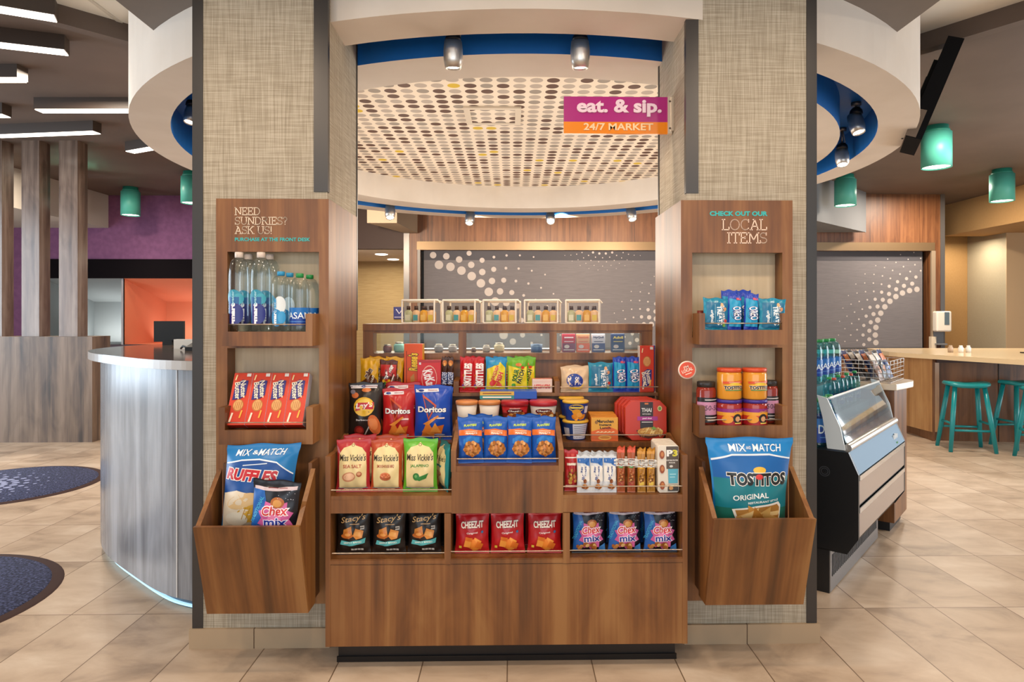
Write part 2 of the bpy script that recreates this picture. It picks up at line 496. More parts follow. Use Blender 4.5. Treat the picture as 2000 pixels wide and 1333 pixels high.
strip((-2.40, 4.23), (-5.4, 1.05), -.08, 2.99, 3.1, BROWNC, 'trim_1', 'dark beam edging the brown ceiling')
strip((2.52, 4.35), (5.0, 1.0), .08, 2.99, 3.1, BROWNC, 'trim_2', 'dark beam edging the brown ceiling')

# ceiling ring, disc and dotted ceiling
RC = cw(0, 5.064)
RZ, RI, RO, RD, RH = 2.41, 2.391, 2.604, 2.184, 1.907
mb = MB()
mb.lathe([(RO, 3.3), (RO, RZ), (RI, RZ)], PLASTER, 128, smooth=False)
mb.lathe([(RI, RZ), (RI, 2.62), (RD, 2.62)], BLUE, 128, smooth=False)
o = mb.build('ceiling_ring'); o.location = (*RC, 0)
struct(o, 'white curved ceiling ring with a blue inner face')
mb = MB()
mb.lathe([(RD, 2.62), (RD, RZ)], BLUE, 128, smooth=False)
mb.lathe([(RD, RZ), (RH, RZ), (RH, 2.64)], PLASTER, 128, smooth=False)
o = mb.build('ceiling_disc'); o.location = (*RC, 0)
struct(o, 'white disc hanging inside the blue ring')
mb = MB()
n = 96
mb.add([(RH * 1.01 * cos(2 * pi * k / n), RH * 1.01 * sin(2 * pi * k / n), 2.638) for k in range(n)], [list(range(n))[::-1]], DOTS)
o = mb.build('ceiling_dots'); o.location = (*RC, 0)
struct(o, 'round ceiling papered with rows of grey brown and yellow dots')
o = empty('access_hatch', at(963, 222, 4.5)); o.location.z = 2.638
tag(o, 'square access hatch set in the dotted ceiling', 'hatch')
mb = MB()
for a, b, c, d in ((-.19, .19, -.19, -.15), (-.19, .19, .15, .19), (-.19, -.15, -.15, .15), (.15, .19, -.15, .15)):
    mb.box(a, b, c, d, -.014, 0, pm('d9cdbb', .5))
mb.build('frame', o)
mb = MB(); mb.box(-.15, .15, -.15, .15, -.009, -.001, DOTS); mb.build('lid', o)

# pillars
PY, PB = 2.54, 3.02
PLX = (X(378, PY), X(639, PY)); PRX = (X(1341, PY), X(1593, PY))
BBZ = .075
def pillar(name, x0, x1, side, label):
    m = MB(); m.box(x0, x1, PY, PB, BBZ, 2.66, LINEN)
    o = struct(m.build(name), label)
    m = MB()
    t = .0365
    if side < 0:
        m.box(x0 - .003, x0 + t, PY - .004, PB + .004, BBZ, 2.66, TRIMM)
        m.box(x1 - .05, x1 + .004, PY - .004, PY + .02, 1.74, 2.66, TRIMM)
        m.box(x1 - .02, x1 + .004, PB - .01, PB + .004, 1.2, 2.66, TRIMM)
    else:
        m.box(x1 - t, x1 + .003, PY - .004, PB + .004, BBZ, 2.66, TRIMM)
        m.box(x0 - .004, x0 + .045, PY - .004, PY + .02, 1.74, 2.66, TRIMM)
        m.box(x0 - .004, x0 + .02, PB - .01, PB + .004, 1.2, 2.66, TRIMM)
    m.build('corner_trim', o)
    m = MB()
    mid = (x0 + x1) / 2 - .02
    BT = pm('b39a7c', .45)
    m.box(x0 - .012, mid - .002, PY - .012, PB + .01, 0, BBZ, BT); m.box(mid + .002, x1 + .012, PY - .012, PB + .01, 0, BBZ, BT)
    m.box(mid - .002, mid + .002, PY - .010, PB, 0, BBZ - .001, pm('6f5843', .8))
    struct(m.build('baseboard_left' if side < 0 else 'baseboard_right'), 'stone tile base of the pillar')
pillar('pillar_left', *PLX, -1, 'linen covered pillar carrying the sundries cabinet')
pillar('pillar_right', *PRX, 1, 'linen covered pillar carrying the local items cabinet')

# back wall with its wide shaded window
WY = 9.5
wx0, wx1 = X(790, WY), X(1843, WY)
sx0, sx1 = X(820, WY), X(1817, WY)
sz0, sz1 = Zt(684, WY), Zt(489, WY)
mb = MB()
mb.box(wx0, wx1, WY, WY + .2, sz1, 3.05, WOODW)
mb.box(wx0, sx0, WY, WY + .2, 0, sz1, WOODW); mb.box(sx1, wx1, WY, WY + .2, 0, sz1, WOODW)
mb.box(sx0, sx1, WY, WY + .2, 0, sz0, WOODW)
o = struct(mb.build('wall_back'), 'dark walnut veneer wall around the shaded window')
mb = MB()
mb.box(wx0 - .01, wx0 + .07, WY - .012, WY + .05, 0, 3.05, pm('6d6a68', .35, .5)); mb.box(wx1 - .05, wx1 + .012, WY - .012, WY + .05, 0, 3.05, pm('6d6a68', .35, .5))
mb.build('corner_trim', o)
win = empty('window_1', (0, 0, 0)); struct(win, 'wide window behind grey roller shades')
mb = MB()
mb.box(sx0 - .04, sx1 + .05, WY - .03, WY, sz1, sz1 + .12, BRONZE)
mb.box(sx1, sx1 + .06, WY - .03, WY, sz0 - .05, sz1, pm('8f7d68', .4)); mb.box(sx0 - .03, sx0 + .01, WY - .03, WY, sz0 - .05, sz1, pm('77706a', .4))
mb.build('frame', win)
mb = MB(); mb.box(X(1300, WY), sx1 + .05, WY - .06, WY, sz0 - .05, sz0, pm('d8c8b0', .5))
mb.box(sx1 - .02, sx1 + .05, WY - .06, WY, sz0, sz0 + .19, pm('d8c8b0', .5)); mb.build('sill', win)
mb = MB(); mb.box(sx0, sx1, WY + .16, WY + .19, sz0, sz1, BLACK); mb.build('pane', win)
mb = MB()
mb.box(sx0 + .05, sx1 - .08, WY + .06, WY + .066, sz0 + .015, sz1, SHADE)
mb.box(sx0 + .05, sx1 - .08, WY + .05, WY + .075, sz0, sz0 + .03, pm('4a4746', .6))
mb.build('roller_shade', win)
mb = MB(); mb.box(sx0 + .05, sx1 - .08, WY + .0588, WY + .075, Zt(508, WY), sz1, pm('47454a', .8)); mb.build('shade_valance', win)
# pale dots printed on the shade: arcs of shrinking discs
mb = MB()
DOTM = pm('b0a6a0', .8)
SY_ = WY + .058
def disc(x, z, r):
    if x - r < sx0 + .05 or x + r > sx1 - .08 or z + r > sz1 or z - r < sz0 + .03: return
    k = 18
    mb.add([(x + r * cos(2 * pi * i / k), SY_, z + r * sin(2 * pi * i / k)) for i in range(k)], [list(range(k))], DOTM)
def burst(px, py, mirror, s=1.0, rows=7):
    c = at(px, py, WY)
    for j in range(rows):
        rad = (1.017 + .137 * j) * s
        for i in range(38):
            a = 2 * pi * (i + .5 * (j % 2)) / 38
            r = [.062, .047, .037, .020, .017, .014, .012][j] * s
            disc(c.x + rad * cos(a) * mirror, c.z + rad * sin(a), r)
burst(845, 655, 1); burst(1803, 655, -1, .66); burst(1178, 418, 1, .44); burst(1345, 690, 1, .66)
mb.build('dot_print', win, weld=False)

# bulkheads hanging under the brown ceiling
def bulk(pts, z0, mat, name, label):
    m = MB(); m.prism([cw(*p) for p in pts], z0, 3.05, mat)
    return struct(m.build(name), label)
bulk(((-6.1, 9.8), (-6.1, 5.6), (-8.4, 5.6), (-8.4, 9.8)), 2.57, pm('b3aba0', .8), 'trim_3', 'grey beige bulkhead below the brown ceiling')
bulk(((4.89, 9.45), (3.66, 8.3), (2.6, 8.3), (2.6, 9.45)), 2.475, pm('6f7174', .7), 'trim_4', 'grey bulkhead in front of the walnut wall')
bulk(((-1.72, 9.4), (-1.52, 9.4), (-1.62, 8.4), (-2.0, 8.4)), 2.46, pm('9c8a74', .7), 'trim_5', 'beige beam end at the walnut wall')
bulk(((6.72, 10.6), (6.78, 6.0), (9.4, 6.0), (9.4, 10.6)), 2.56, TAN, 'trim_6', 'tan bulkhead above the side corridor')
# corridor behind the wall's end
mb = MB(); x0, x1 = X(640, 9.5), X(792, 9.5)
mb.box(x0, x1, 9.5, 9.62, Zt(487, 9.5), 3.05, pm('3a2419', .6)); struct(mb.build('wall_corridor'), 'dark brown wall above the corridor')
mb = MB(); mb.box(x0 - 1, x1 + .6, 9.62, 11.8, 2.24, 2.3, pm('e2d6c4', .7)); struct(mb.build('ceiling_corridor'), 'pale corridor ceiling')
mb = MB(); mb.box(x0 - 1, x1 + .6, 11.65, 11.75, 0, 2.3, BEIGE); struct(mb.build('wall_hall'), 'beige corridor end wall')
for px, py in ((745, 494), (768, 506)):
    p = at(px, py, 10.3 if py < 500 else 11.2); 
    mb = MB(); mb.lathe([(.001, -.012), (.075, -.012), (.095, -.006), (.095, 0)], STRIP, 20)
    o = mb.build('downlight'); o.location = (p.x, p.y, 2.24)
    tag(o, 'round downlight in the corridor ceiling ' + ('further from the walnut wall' if py < 500 else 'closer to the walnut wall'), 'ceiling light', 'corridor downlights')
lamp('corridor_lamp', 'AREA', (7.15, 10.3, 2.5), 16, (1, .88, .7), size=.5)
lamp('corridor_lamp', 'AREA', (X(745, 10.6), 10.6, 2.2), 22, (1, .85, .66), size=.5)
# plum wall with two lit recesses
PWY = 9.8
a0, a1 = cw(-9.5, PWY)[0], X(664, PWY)
def zz(py): return EYE + (PY0 - py) * PWY / F
nx0, nx1, nx2, nx3 = X(83, PWY), X(237, PWY), X(241, PWY), X(470, PWY)
nz0, nz1 = zz(673), zz(545)
mb = MB()
mb.box(a0, a1, PWY, PWY + .1, nz1, 3.05, PURPLE); mb.box(a0, nx0, PWY, PWY + .1, 0, nz1, PURPLE)
mb.box(nx3, a1, PWY, PWY + .1, 0, nz1, PURPLE); mb.box(nx0, nx3, PWY, PWY + .1, 0, nz0, pm('3a2a33', .7))
mb.box(nx1, nx2, PWY, PWY + .03, nz0, nz1, pm('8a8486', .6))
struct(mb.build('wall_plum'), 'plum wallcovered wall behind the front desk')
mb = MB(); mb.box(X(79, PWY), nx3, PWY - .03, PWY, nz1, zz(508), pm('0c070a', .9, 0, 0, .1)); struct(mb.build('trim_7'), 'black header band above the lit recesses')
def niche(x0, x1, mat, name, label, e):
    m = MB(); d, zb = PWY + 1.2, EYE + 30 * 11 / F
    m.add([(x0, PWY, nz0), (x0, d, nz0), (x0, d, zb), (x0, PWY, nz1)], [(0, 1, 2, 3)], mat)
    m.add([(x1, PWY, nz0), (x1, d, nz0), (x1, d, zb), (x1, PWY, nz1)], [(3, 2, 1, 0)], mat)
    m.add([(x0, d, nz0), (x1, d, nz0), (x1, d, zb), (x0, d, zb)], [(0, 1, 2, 3)], mat)
    m.add([(x0, PWY, nz1), (x0, d, zb), (x1, d, zb), (x1, PWY, nz1)], [(0, 1, 2, 3)], mat)
    m.add([(x0, PWY, nz0), (x1, PWY, nz0), (x1, d, nz0), (x0, d, nz0)], [(0, 1, 2, 3)], mat)
    struct(m.build(name, weld=False), label)
    lamp('niche_lamp', 'AREA', ((x0 + x1) / 2, d - .35, nz0 + .03), e, (1, .97, .92), rot=(pi - .5, 0, 0), size=(x1 - x0) * .9, size_y=.1)
niche(nx0, nx1, pm('7c8385', .7), 'wall_recess_grey', 'grey lit recess in the plum wall', 9)
niche(nx2, nx3, pm('d98a68', .8), 'wall_recess_orange', 'orange lit recess in the plum wall', 4)
# side corridor at the other end of the walnut wall
mb = MB()
q = [cw(*p) for p in ((6.2, 11.03), (7.40, 11.03), (7.40, 11.2), (6.2, 11.2))]; mb.prism(q, 0, 3.05, TAN)
struct(mb.build('wall_side'), 'tan wall of the side corridor')
mb = MB(); mb.prism([cw(*p) for p in ((7.40, 11.2), (7.41, 10.16), (7.6, 10.16), (7.6, 11.2))], 0, 3.05, GREYTAN); struct(mb.build('wall_return'), 'grey beige return wall')
mb = MB(); mb.prism([cw(*p) for p in ((7.41, 10.15), (9.5, 10.15), (9.5, 10.3), (7.41, 10.3))], 0, 3.05, pm('c9ab85', .7)); struct(mb.build('wall_right'), 'pale tan wall beyond the bar')
d1 = empty('door_1', at(1850, 620, 10.95)); d1.location.z = 0; struct(d1, 'black framed glass door beyond the walnut wall')
mb = MB(); h = EYE + 95 * 11 / F
mb.box(-.16, -.10, -.05, .05, 0, h, BLACK); mb.box(.06, .11, -.05, .05, 0, h, BLACK); mb.box(-.16, .11, -.05, .05, h - .07, h, BLACK); mb.build('frame', d1)
mb = MB(); mb.box(-.10, .06, -.01, .01, 0, h - .07, pm('2f4450', .15)); mb.build('glass_pane', d1)

# ================================================================ lights that hang in the picture
def track_head(a, b, z0, size, label, group, tgt, cable=True):
    """cylinder track spot: stem from the cove, black collar, metal can, lit lens"""
    o = empty('track_spotlight', (*cw(a, b), 0)); tag(o, label, 'spotlight', group)
    s = size
    d = (Vector(tgt)).normalized()
    m = MB(); m.tube([(0, 0, 2.62), (0, 0, z0 + 1.0 * s)], s * .09, pm('8a7f74', .3, .8)); m.lathe([(.001, 2.62), (s * .3, 2.62), (s * .3, 2.60), (.001, 2.60)], pm('8a7f74', .3, .8), 16); m.build('stem', o)
    m = MB(); m.lathe([(.001, .95 * s), (.22 * s, .95 * s), (.36 * s, .78 * s), (.40 * s, .55 * s), (.001, .55 * s)], BLACK, 20); c = m.build('collar', o); c.location = (0, 0, z0)
    m = MB(); m.lathe([(.001, .55 * s), (.42 * s, .55 * s), (.47 * s, .1 * s), (.46 * s, -.35 * s), (.38 * s, -.72 * s), (.34 * s, -.72 * s), (.34 * s, -.6 * s), (.001, -.6 * s)], CHROME, 28)
    c = m.build('can', o); c.location = (0, 0, z0)
    m = MB(); m.lathe([(.001, -.62 * s), (.33 * s, -.62 * s), (.33 * s, -.64 * s), (.001, -.66 * s)], LENS, 20); c2 = m.build('lens', c)
    q = (-d).to_track_quat('Z', 'Y').to_euler()
    c.rotation_euler = q
    if cable:
        m = MB(); m.tube([(.1 * s, .1 * s, 2.61), (.35 * s, .25 * s, z0 + 1.1 * s), (.25 * s, .3 * s, z0 + .5 * s), (.1 * s, .35 * s, z0 + .1 * s)], s * .035, pm('b8b2aa', .4), 6); m.build('cable', o)
    return o
TG = 'track spotlights in the blue cove'
def ring_pt(px, r, near):
    t = (px - PX0) / F
    A, B, C = 1 + t * t, -2 * 5.064, 5.064 ** 2 - r * r
    s = sqrt(max(B * B - 4 * A * C, 0))
    z = (-B - s) / (2 * A) if near else (-B + s) / (2 * A)
    return t * z, z
for px, py, near, tgt, lab in ((885, 104, True, (0, .1, -1), 'large metal track spotlight hanging below the blue band, farther from the hanging sign'),
                               (1133, 104, True, (.02, .1, -1), 'large metal track spotlight hanging below the blue band, next to the hanging sign'),
                               (762, 413, False, (.1, -.5, -1), 'small lit track spotlight at the far blue line, above the dark corridor'),
                               (918, 425, False, (-.1, -.5, -1), 'small lit track spotlight at the far blue line, second from the corridor'),
                               (1075, 425, False, (0, -.9, -.8), 'brightest track spotlight at the far blue line, aimed out at the viewer'),
                               (1233, 417, False, (.1, -.5, -1), 'small lit track spotlight at the far blue line, beside the local items pillar')):
    a, b = ring_pt(px, 2.29, near)
    z0 = EYE + (PY0 - py) * b / F
    track_head(a, b, z0, .088 if near else .115, lab, TG, tgt)
track_head(2.10, 4.18, EYE + 380 * 4.18 / F, .10, 'lit track spotlight in the cove beside the ceiling television, the higher one', TG, (.1, -.3, -1))
track_head(2.285, 4.75, EYE + 314 * 4.75 / F, .10, 'lit track spotlight in the cove beside the ceiling television, the lower one', TG, (-.1, -.35, -1))
track_head(-2.09, 4.15, EYE + 398 * 4.15 / F, .09, 'track spotlight in the blue cove, half hidden by the sundries pillar', TG, (-.1, -.3, -1))

def linear(p0, p1, label):
    a, b = Vector(cw(*p0)), Vector(cw(*p1))
    d = b - a
    o = empty('linear_ceiling_light', (a.x, a.y, 2.95), math.atan2(d.y, d.x)); tag(o, label, 'ceiling light', 'dark linear ceiling lights over the lobby')
    m = MB(); m.box(0, d.length, 0, .105, .006, .1, pm('3d3027', .5)); m.build('housing', o)
    m = MB(); m.box(.006, d.length - .006, .006, .099, 0, .008, STRIP); m.build('diffuser', o)
    m = MB(); m.box(0, .004, .03, .07, .1, .104, CHROME); m.box(d.length - .05, d.length - .03, .02, .08, .098, .106, CHROME); m.build('bracket', o)
linear((-3.6, 3.22), (-2.63, 3.70), 'linear ceiling light nearest the white tile ceiling, only its lit edge showing')
linear((-4.2, 3.72), (-2.91, 4.18), 'long dark linear ceiling light, second from the beam')
linear((-4.6, 4.66), (-3.58, 4.66), 'short stub of dark linear ceiling light below the second long one')
linear((-3.99, 5.37), (-2.55, 5.37), 'dark linear ceiling light whose end meets the white ring')
linear((-4.95, 6.13), (-3.92, 6.0), 'dark linear ceiling light just above the two wooden posts')
linear((-4.07, 6.73), (-3.2, 6.3), 'short dark linear ceiling light half hidden behind the white ring')
linear((-5.4, 5.5), (-4.35, 5.5), 'dark linear ceiling light of which only the tip shows')

def cylinder_light(px, py, d, label):
    """teal can fixed under the brown ceiling, py = its top"""
    b = 1.79 * F / (PY0 - py); a = (px - PX0) / F * b
    o = empty('cylinder_downlight', (*cw(a, b), 0)); tag(o, label, 'ceiling light', 'teal cylinder downlights')
    r = d / 2
    m = MB(); m.lathe([(.001, 3.05), (r * .78, 3.05), (r * .78, 3.015), (r * .86, 3.01), (r * .86, 2.985), (.001, 2.985)], pm('2a8873', .4), 32); m.build('canopy', o)
    m = MB(); m.lathe([(.001, 2.985), (r, 2.985), (r, 2.662), (r * .93, 2.662), (r * .93, 2.70), (.001, 2.70)], TEAL, 36); m.build('can', o)
    m = MB(); m.lathe([(.001, 2.675), (r * .93, 2.675)], LENS, 28); m.build('lens', o)
    lamp('cylinder_lamp', 'SPOT', (*cw(a, b), 2.65), 28, (1, .86, .66), size=.09, spot=2.0)
cylinder_light(255, 366, .24, 'teal cylinder downlight in front of the plum wall, fully seen')
cylinder_light(374, 336, .24, 'teal cylinder downlight cut by the edge of the sundries pillar')
cylinder_light(146, 330, .24, 'teal cylinder downlight half hidden behind a wooden post')
cylinder_light(1829, 247, .255, 'largest teal cylinder downlight, beside the ceiling television')
cylinder_light(1957, 331, .26, 'teal cylinder downlight in front of the tan bulkhead')
cylinder_light(1651, 342, .255, 'teal cylinder downlight half hidden by the ring beside the pillar')

# television on the far side of the ring
tv = empty('wall_television', (*cw(2.50, 4.02), 2.66)); tag(tv, 'black flat television seen from behind, tilted under the ceiling beside the ring', 'television')
vax = Vector((.27, 0, .63)).normalized(); wax = Vector((.445, .895, 0)).normalized(); nax = vax.cross(wax).normalized()
def oriented(m, c, hs, mat):
    a = [c + vax * (sv * hs[0]) + wax * (sw * hs[1]) + nax * (sn * hs[2]) for sn in (-1, 1) for sw in (-1, 1) for sv in (-1, 1)]
    m.add(a, [(0, 2, 3, 1), (4, 5, 7, 6), (0, 1, 5, 4), (2, 6, 7, 3), (0, 4, 6, 2), (1, 3, 7, 5)], mat)
C0 = wax * .22
m = MB(); oriented(m, C0, (.335, .22, .045), pm('101012', .8, 0, 0, .1)); m.build('bezel', tv)
sgn = 1 if nax.x < 0 else -1
m = MB(); oriented(m, C0 + nax * (.045 * sgn) - vax * .05, (.24, .17, .022), pm('161616', .8, 0, 0, .1)); back = m.build('back_shell', tv)
m = MB(); oriented(m, C0 - vax * .24 + nax * (.02 * sgn), (.09, .222, .03), pm('6a5a4c', .6)); m.build('port_panel', tv)
m = MB(); e = C0 + nax * (.06 * sgn)
m.tube([e, e + Vector((-.10, .06, .02)), e + Vector((-.26, .2, .05))], .022, BLACK); oriented(m, e, (.10, .10, .012), BLACK); m.build('mount_arm', tv)
m = MB(); m.tube([e - vax * .1, e + Vector((-.12, 0, -.12)), e + Vector((-.10, 0, -.22)), e - vax * .3], .007, BLACK, 6); m.build('cable', tv)

# ================================================================ front desks
def smooth_poly(pts, n=6):
    out = []
    for i in range(len(pts) - 1):
        p0, p1, p2, p3 = (Vector(pts[max(i - 1, 0)]), Vector(pts[i]), Vector(pts[i + 1]), Vector(pts[min(i + 2, len(pts) - 1)]))
        for k in range(n):
            t = k / n
            out.append(.5 * ((2 * p1) + (p2 - p0) * t + (2 * p0 - 5 * p1 + 4 * p2 - p3) * t * t + (3 * p1 - p0 - 3 * p2 + p3) * t ** 3))
    out.append(Vector(pts[-1]))
    return out
line = smooth_poly([cw(*p) for p in ((-1.31, 2.765), (-1.40, 2.789), (-1.583, 2.877), (-1.842, 3.09), (-2.136, 3.365), (-2.34, 3.66), (-2.44, 4.0), (-2.42, 4.34), (-2.25, 4.60), (-1.95, 4.72))])
def offset(ps, d):
    out = []
    for i, p in enumerate(ps):
        t = (ps[min(i + 1, len(ps) - 1)] - ps[max(i - 1, 0)]).normalized()
        out.append(p + Vector((-t.y, t.x)) * d)
    return out
cl = [Vector(cw(-1.31, 4.72))]
dk = empty('reception_desk', (line[8].x, line[8].y, 0)); tag(dk, 'curved reception desk with wood front in silvery daylight and polished stone top', 'desk')
org = Vector((line[8].x, line[8].y))
def loc(ps): return [p - org for p in ps]
m = MB(); m.prism(loc(line + cl), .06, 1.04, WOODG, smooth=False); b = m.build('body', dk)
m = MB()
for k in (9, 30):
    p, q = offset(line, -.004)[k] - org, offset(line, -.004)[k + 1] - org
    q = p + (q - p).normalized() * .006
    e1, e2 = offset(line, .003)[k] - org, None
    e2 = e1 + (q - p)
    m.prism([p, q, e2, e1], .062, 1.039, pm('c9c6c4', .3))
m.build('seam_strip', dk)
m = MB(); m.prism(loc(offset(line, -.05) + cl), 0, .06, pm('54616c', .3, .6)); m.build('toe_kick', dk)
m = MB(); m.prism(loc(offset(line, -.036) + offset(line, -.049)[::-1]), .012, .020, pm('a9d6ee', .5, 0, .9)); m.build('light_strip', dk)
m = MB(); m.prism(loc(offset(line, .055) + [Vector(cw(-1.31, 4.78))]), 1.04, 1.08, pm('57493f', .12)); 
m.prism(loc(offset(line, .057) + offset(line, .05)[::-1]), 1.041, 1.079, pm('a8a29c', .2)); m.build('countertop', dk, weld=False)

bd = empty('reception_desk', (*cw(-5.4, 6.63), 0)); tag(bd, 'straight reception desk of brown vertical grain carrying the wooden posts', 'desk')
wd = 5.4 - 4.35
m = MB(); m.box(-1.2, wd, 0, .30, .0, 1.065, WOODB); m.build('body', bd)
for i, (pa, pb) in enumerate(((42, 76), (115, 151), (-30, 3))):
    za = 6.68
    xa, xb = (pa - PX0) / F * za, (pb - PX0) / F * za
    m = MB(); m.box(0, xb - xa, 0, .16, 1.065, 3.05, WOODP)
    o = m.build('wooden_post'); o.location = (*cw(xa, za), 0)
    tag(o, ('tall wooden post on the straight desk, middle of three', 'tall wooden post on the straight desk closest to the curved desk', 'tall wooden post on the straight desk farthest from the curved desk, only a sliver')[i], 'post', 'wooden posts rising from the straight desk')
zc = 1.08
mon = empty('desk_screen', (*cw(-2.31, 4.30), zc)); tag(mon, 'small black screen on the curved desk against the orange recess', 'screen')
m = MB(); m.box(-.095, .095, -.012, .012, .02, .155, BLACK); m.build('panel', mon)
m = MB(); m.box(-.03, .03, -.03, .05, 0, .03, BLACK); m.build('stand', mon)
m = MB(); m.box(-.05, .05, -.02, .02, 0, .055, pm('e8e4dc', .4)); o = m.build('card_holder'); o.location = (*cw(-1.93, 3.75), zc)
tag(o, 'small white card holder on the curved desk top', 'holder')
rd = empty('card_terminal', (*cw(-1.78, 3.6), zc)); tag(rd, 'black card terminal on the curved desk beside the white card holder', 'terminal')
m = MB(); m.prism([(-.06, 0), (.06, 0), (.06, .05), (-.06, .02)], -.04, .04, BLACK, axis='x'); m.build('body', rd)
m = MB(); m.tube([(-.09, 0, .01), (-.06, -.04, .025), (0, -.05, .012), (.08, -.06, .008)], .006, BLACK, 6); m.build('cord', rd)
m = MB(); m.prism([(-.03, 0), (.05, 0), (.045, .20), (.0, .22)], -.05, .05, pm('a9c3d2', .3), axis='x'); o = m.build('sheet_holder'); o.location = (*cw(-1.80, 3.86), zc)
tag(o, 'pale blue upright sheet holder on the curved desk by the pillar', 'holder')

# round floor mats
for (a, b, r), lab in (((-3.88, 4.95, .62), 'round navy mat with pale dots beside the curved desk, the farther of two'), ((-2.77, 2.875, .62), 'round navy mat close to the viewer, cut by the picture edge')):
    mt = empty('round_floor_mat', (*cw(a, b), 0)); tag(mt, lab, 'mat', 'round navy floor mats')
    m = MB(); m.lathe([(.001, .006), (r, .006), (r + .012, 0)], pm('3a211b', .8), 64); m.build('rubber_border', mt)
    m = MB(); m.lathe([(.001, .013), (r - .05, .013), (r - .035, .004)], CARPET, 64); m.build('pile', mt)
    m = MB()
    for j in range(7):
        rad = .12 + j * .068
        for i in range(22):
            t = 2 * pi * (i + .5 * (j % 2)) / 22
            s = [.018, .024, .026, .020, .013, .009, .006][j]
            x_, y_ = -.16 + rad * cos(t), -.12 + rad * sin(t)
            if x_ * x_ + y_ * y_ > .53 ** 2: continue
            m.add([(x_ + s * cos(k * pi / 6), y_ + s * sin(k * pi / 6), .0142) for k in range(12)], [list(range(12))], pm('9aa2c4', .9))
    m.build('dot_print', mt, weld=False)
# ================================================================ hanging sign
SYP = 2.76
sg = empty('hanging_sign', at(1200, 226, SYP)); tag(sg, 'magenta and orange market sign sticking out from the pillar', 'sign')
sw0, sw1 = X(1101, SYP) - sg.location.x, X(1303, SYP) - sg.location.x
sh0, sh1 = Zt(262, SYP, 1200) - sg.location.z, Zt(190, SYP, 1200) - sg.location.z
smid = Zt(239, SYP, 1200) - sg.location.z
m = MB(); m.box(sw0, sw1, -.006, .006, smid, sh1, pm('b0287c', .25)); m.build('upper_panel', sg)
m = MB(); m.box(sw0, sw1, -.006, .006, sh0, smid, pm('f08a12', .25)); m.build('lower_panel', sg)
def sx(px): return X(px, SYP) - sg.location.x
def sz(py): return Zt(py, SYP, 1200) - sg.location.z
m = MB(); LT = pm('f4d6e0', .35)
flat_text(m, 'eat. & sip.', sx(1126), sx(1291), sz(229.5), sz(196), -.014, LT, .035, depth=.008)
m.build('lettering', sg, weld=False)
m = MB(); flat_text(m, '24/7 MARKET', sx(1139.5), sx(1275), sz(256), sz(242), -.010, pm('fbd6a4', .35), .022, depth=.004); m.build('lettering', sg, weld=False)
m = MB(); m.box(sx(1303), sx(1311), -.012, .012, sh0, sh1, pm('e8dccb', .25, .5)); m.box(sx(1309), PRX[0] - sg.location.x - .001, -.02, .02, sh0 + .01, sh1 - .004, pm('d9cdbb', .3, .5))
m.build('bracket', sg)
for zq in (sh0 + .022, sh1 - .02):
    m = MB(); m.lathe([(.001, 0), (.004, 0), (.004, .003), (.001, .003)], pm('5a4d42', .4, .7), 10); o = m.build('screw', sg); o.rotation_euler = (pi / 2, 0, 0); o.location = (sx(1307), -.011, zq)

